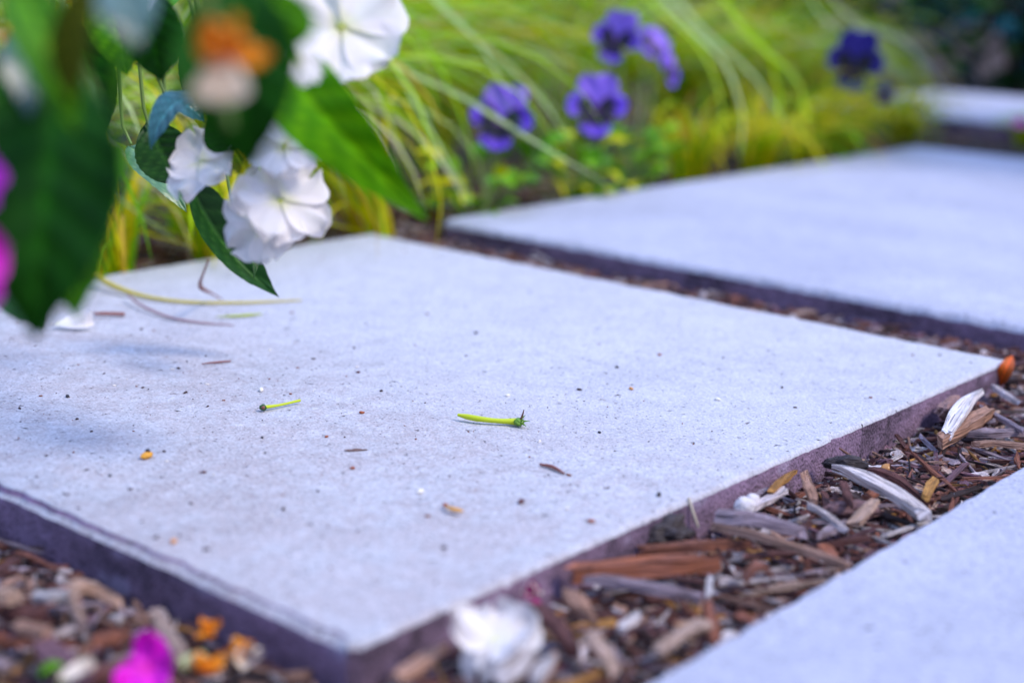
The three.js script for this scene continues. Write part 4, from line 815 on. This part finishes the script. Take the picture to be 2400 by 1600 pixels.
pansyPlants.forEach(([a, b, fl, label, nl], pi) => {
  const r = rng(8800 + pi * 5), root = uvp(a, b, -.028), o = group('pansy_plant', root); tag(o, label, 'pansy', 'violet pansies along the long paver');
  for (const k of fl) { const [c, s, n, sp] = PANSIES[k], p = v3(c).sub(root), f = pansyFlower(o, s, n, sp, k * 11 + 3, k >= 5); f.position.copy(p); const N = v3(n).normalize(); mesh('flower_stalk', taperTube([new THREE.Vector3(0, 0, 0), p.clone().multiplyScalar(.6).add(new THREE.Vector3(0, .015, 0)), p.clone().addScaledVector(N, -.012).add(new THREE.Vector3(0, .008, 0)), p], [.0016, .0014, .0012, .0012], 6, 16), M.stem, o); }
  for (let k = 0; k < nl; k++) { const az = r() * 6.28, rr = .02 + r() * .085, B = new THREE.Vector3(Math.cos(az) * rr * .6, .01 + r() * .075, Math.sin(az) * rr * .6), T = B.clone().add(new THREE.Vector3(Math.cos(az) * .8, .5 - r() * .8, Math.sin(az) * .8)); const m = mesh('leaf', pansyLeafG[k % 4], smallLeaves[Math.floor(r() * 3)], o); orient(m, B, T, new THREE.Vector3(r() - .5, 1, r() - .5)); m.scale.setScalar(.7 + r() * .6); mesh('leaf_stalk', taperTube([new THREE.Vector3(), B.clone().multiplyScalar(.6), B], [.001, .0009, .0008], 5, 8), M.stem, o); }
});

// ---------- shrubs behind ----------
const shrubMats = [leafMat([.004, .045, .003], .6, .08), leafMat([.004, .075, .085], .4, .05), leafMat([.03, .15, .003], .6, .2), leafMat([.07, .24, .002], .6, .25)];
const shrubLeaf = [1, 2, 3].map((k) => leafGeometry(.075, .042, .08, .25, 400 + k));
function shrub(pos, w, h, d, n, label, mats, seed, name = 'shrub') {
  const r = rng(seed), o = group(name, pos); tag(o, label, 'shrub', 'shrubs behind the path');
  for (let k = 0; k < 7; k++) { const T = new THREE.Vector3((r() - .5) * w * .8, h * (.6 + r() * .35), (r() - .5) * d * .8); mesh('stem', taperTube([new THREE.Vector3((r() - .5) * .06, 0, (r() - .5) * .06), T.clone().multiplyScalar(.5).add(new THREE.Vector3(0, .05, 0)), T], [.008, .006, .003], 6, 10), M.dryBrown, o); }
  const per = mats.map(() => []);
  for (let k = 0; k < n; k++) {
    const th = r() * 6.28, ph = Math.acos(2 * r() - 1), rad = Math.pow(r(), .45), c = new THREE.Vector3(Math.sin(ph) * Math.cos(th) * w * .5 * rad, h * .5 + Math.cos(ph) * h * .5 * rad, Math.sin(ph) * Math.sin(th) * d * .5 * rad), dm = new THREE.Object3D();
    orient(dm, c, c.clone().add(new THREE.Vector3(r() - .5, -.1 + (r() - .6) * .7, r() - .3)), new THREE.Vector3(r() - .5, .9, r() * .9)); dm.scale.setScalar(.6 + r() * .7); dm.updateMatrix(); per[Math.floor(r() * mats.length)].push(shrubLeaf[k % 3].clone().applyMatrix4(dm.matrix));
  }
  const crown = group('crown', null, o); per.forEach((gs, k) => { if (gs.length) mesh('foliage', mergeGeometries(gs), mats[k], crown).userData.kind = 'stuff'; });
}
shrub(new THREE.Vector3(1.28, -.03, -3.95), 1.1, .62, .8, 900, 'dark shrub with bluish glossy leaves beyond the distant paver', [shrubMats[0], shrubMats[1], shrubMats[0]], 501);
shrub(new THREE.Vector3(.50, -.03, -4.0), .9, .6, .7, 800, 'dark green shrub behind the grass tufts', [shrubMats[0], shrubMats[2], shrubMats[0]], 502);
shrub(new THREE.Vector3(-.15, -.03, -4.0), .9, .6, .7, 600, 'mid green shrub far behind the pansies', [shrubMats[2], shrubMats[3], shrubMats[0]], 503);
shrub(new THREE.Vector3(-1.0, -.03, -3.2), 1.0, .7, .8, 600, 'green shrub far behind the white flowered plant', [shrubMats[2], shrubMats[0]], 504);
shrub(new THREE.Vector3(1.40, -.03, -2.15), 1.1, 1.15, 1.1, 1500, 'dark shrub overhanging the far end of the long paver', [shrubMats[0], shrubMats[1], shrubMats[0]], 505);
{
  const o = group('fallen_flower', v3(DEBRIS.farMagenta)); tag(o, 'magenta flower lying beside the distant paver', 'flower'); const f = impatiensFlower(o, 'magenta', .022, [.1, .8, .6], .2, 300);
}
renderer.render(scene, camera);
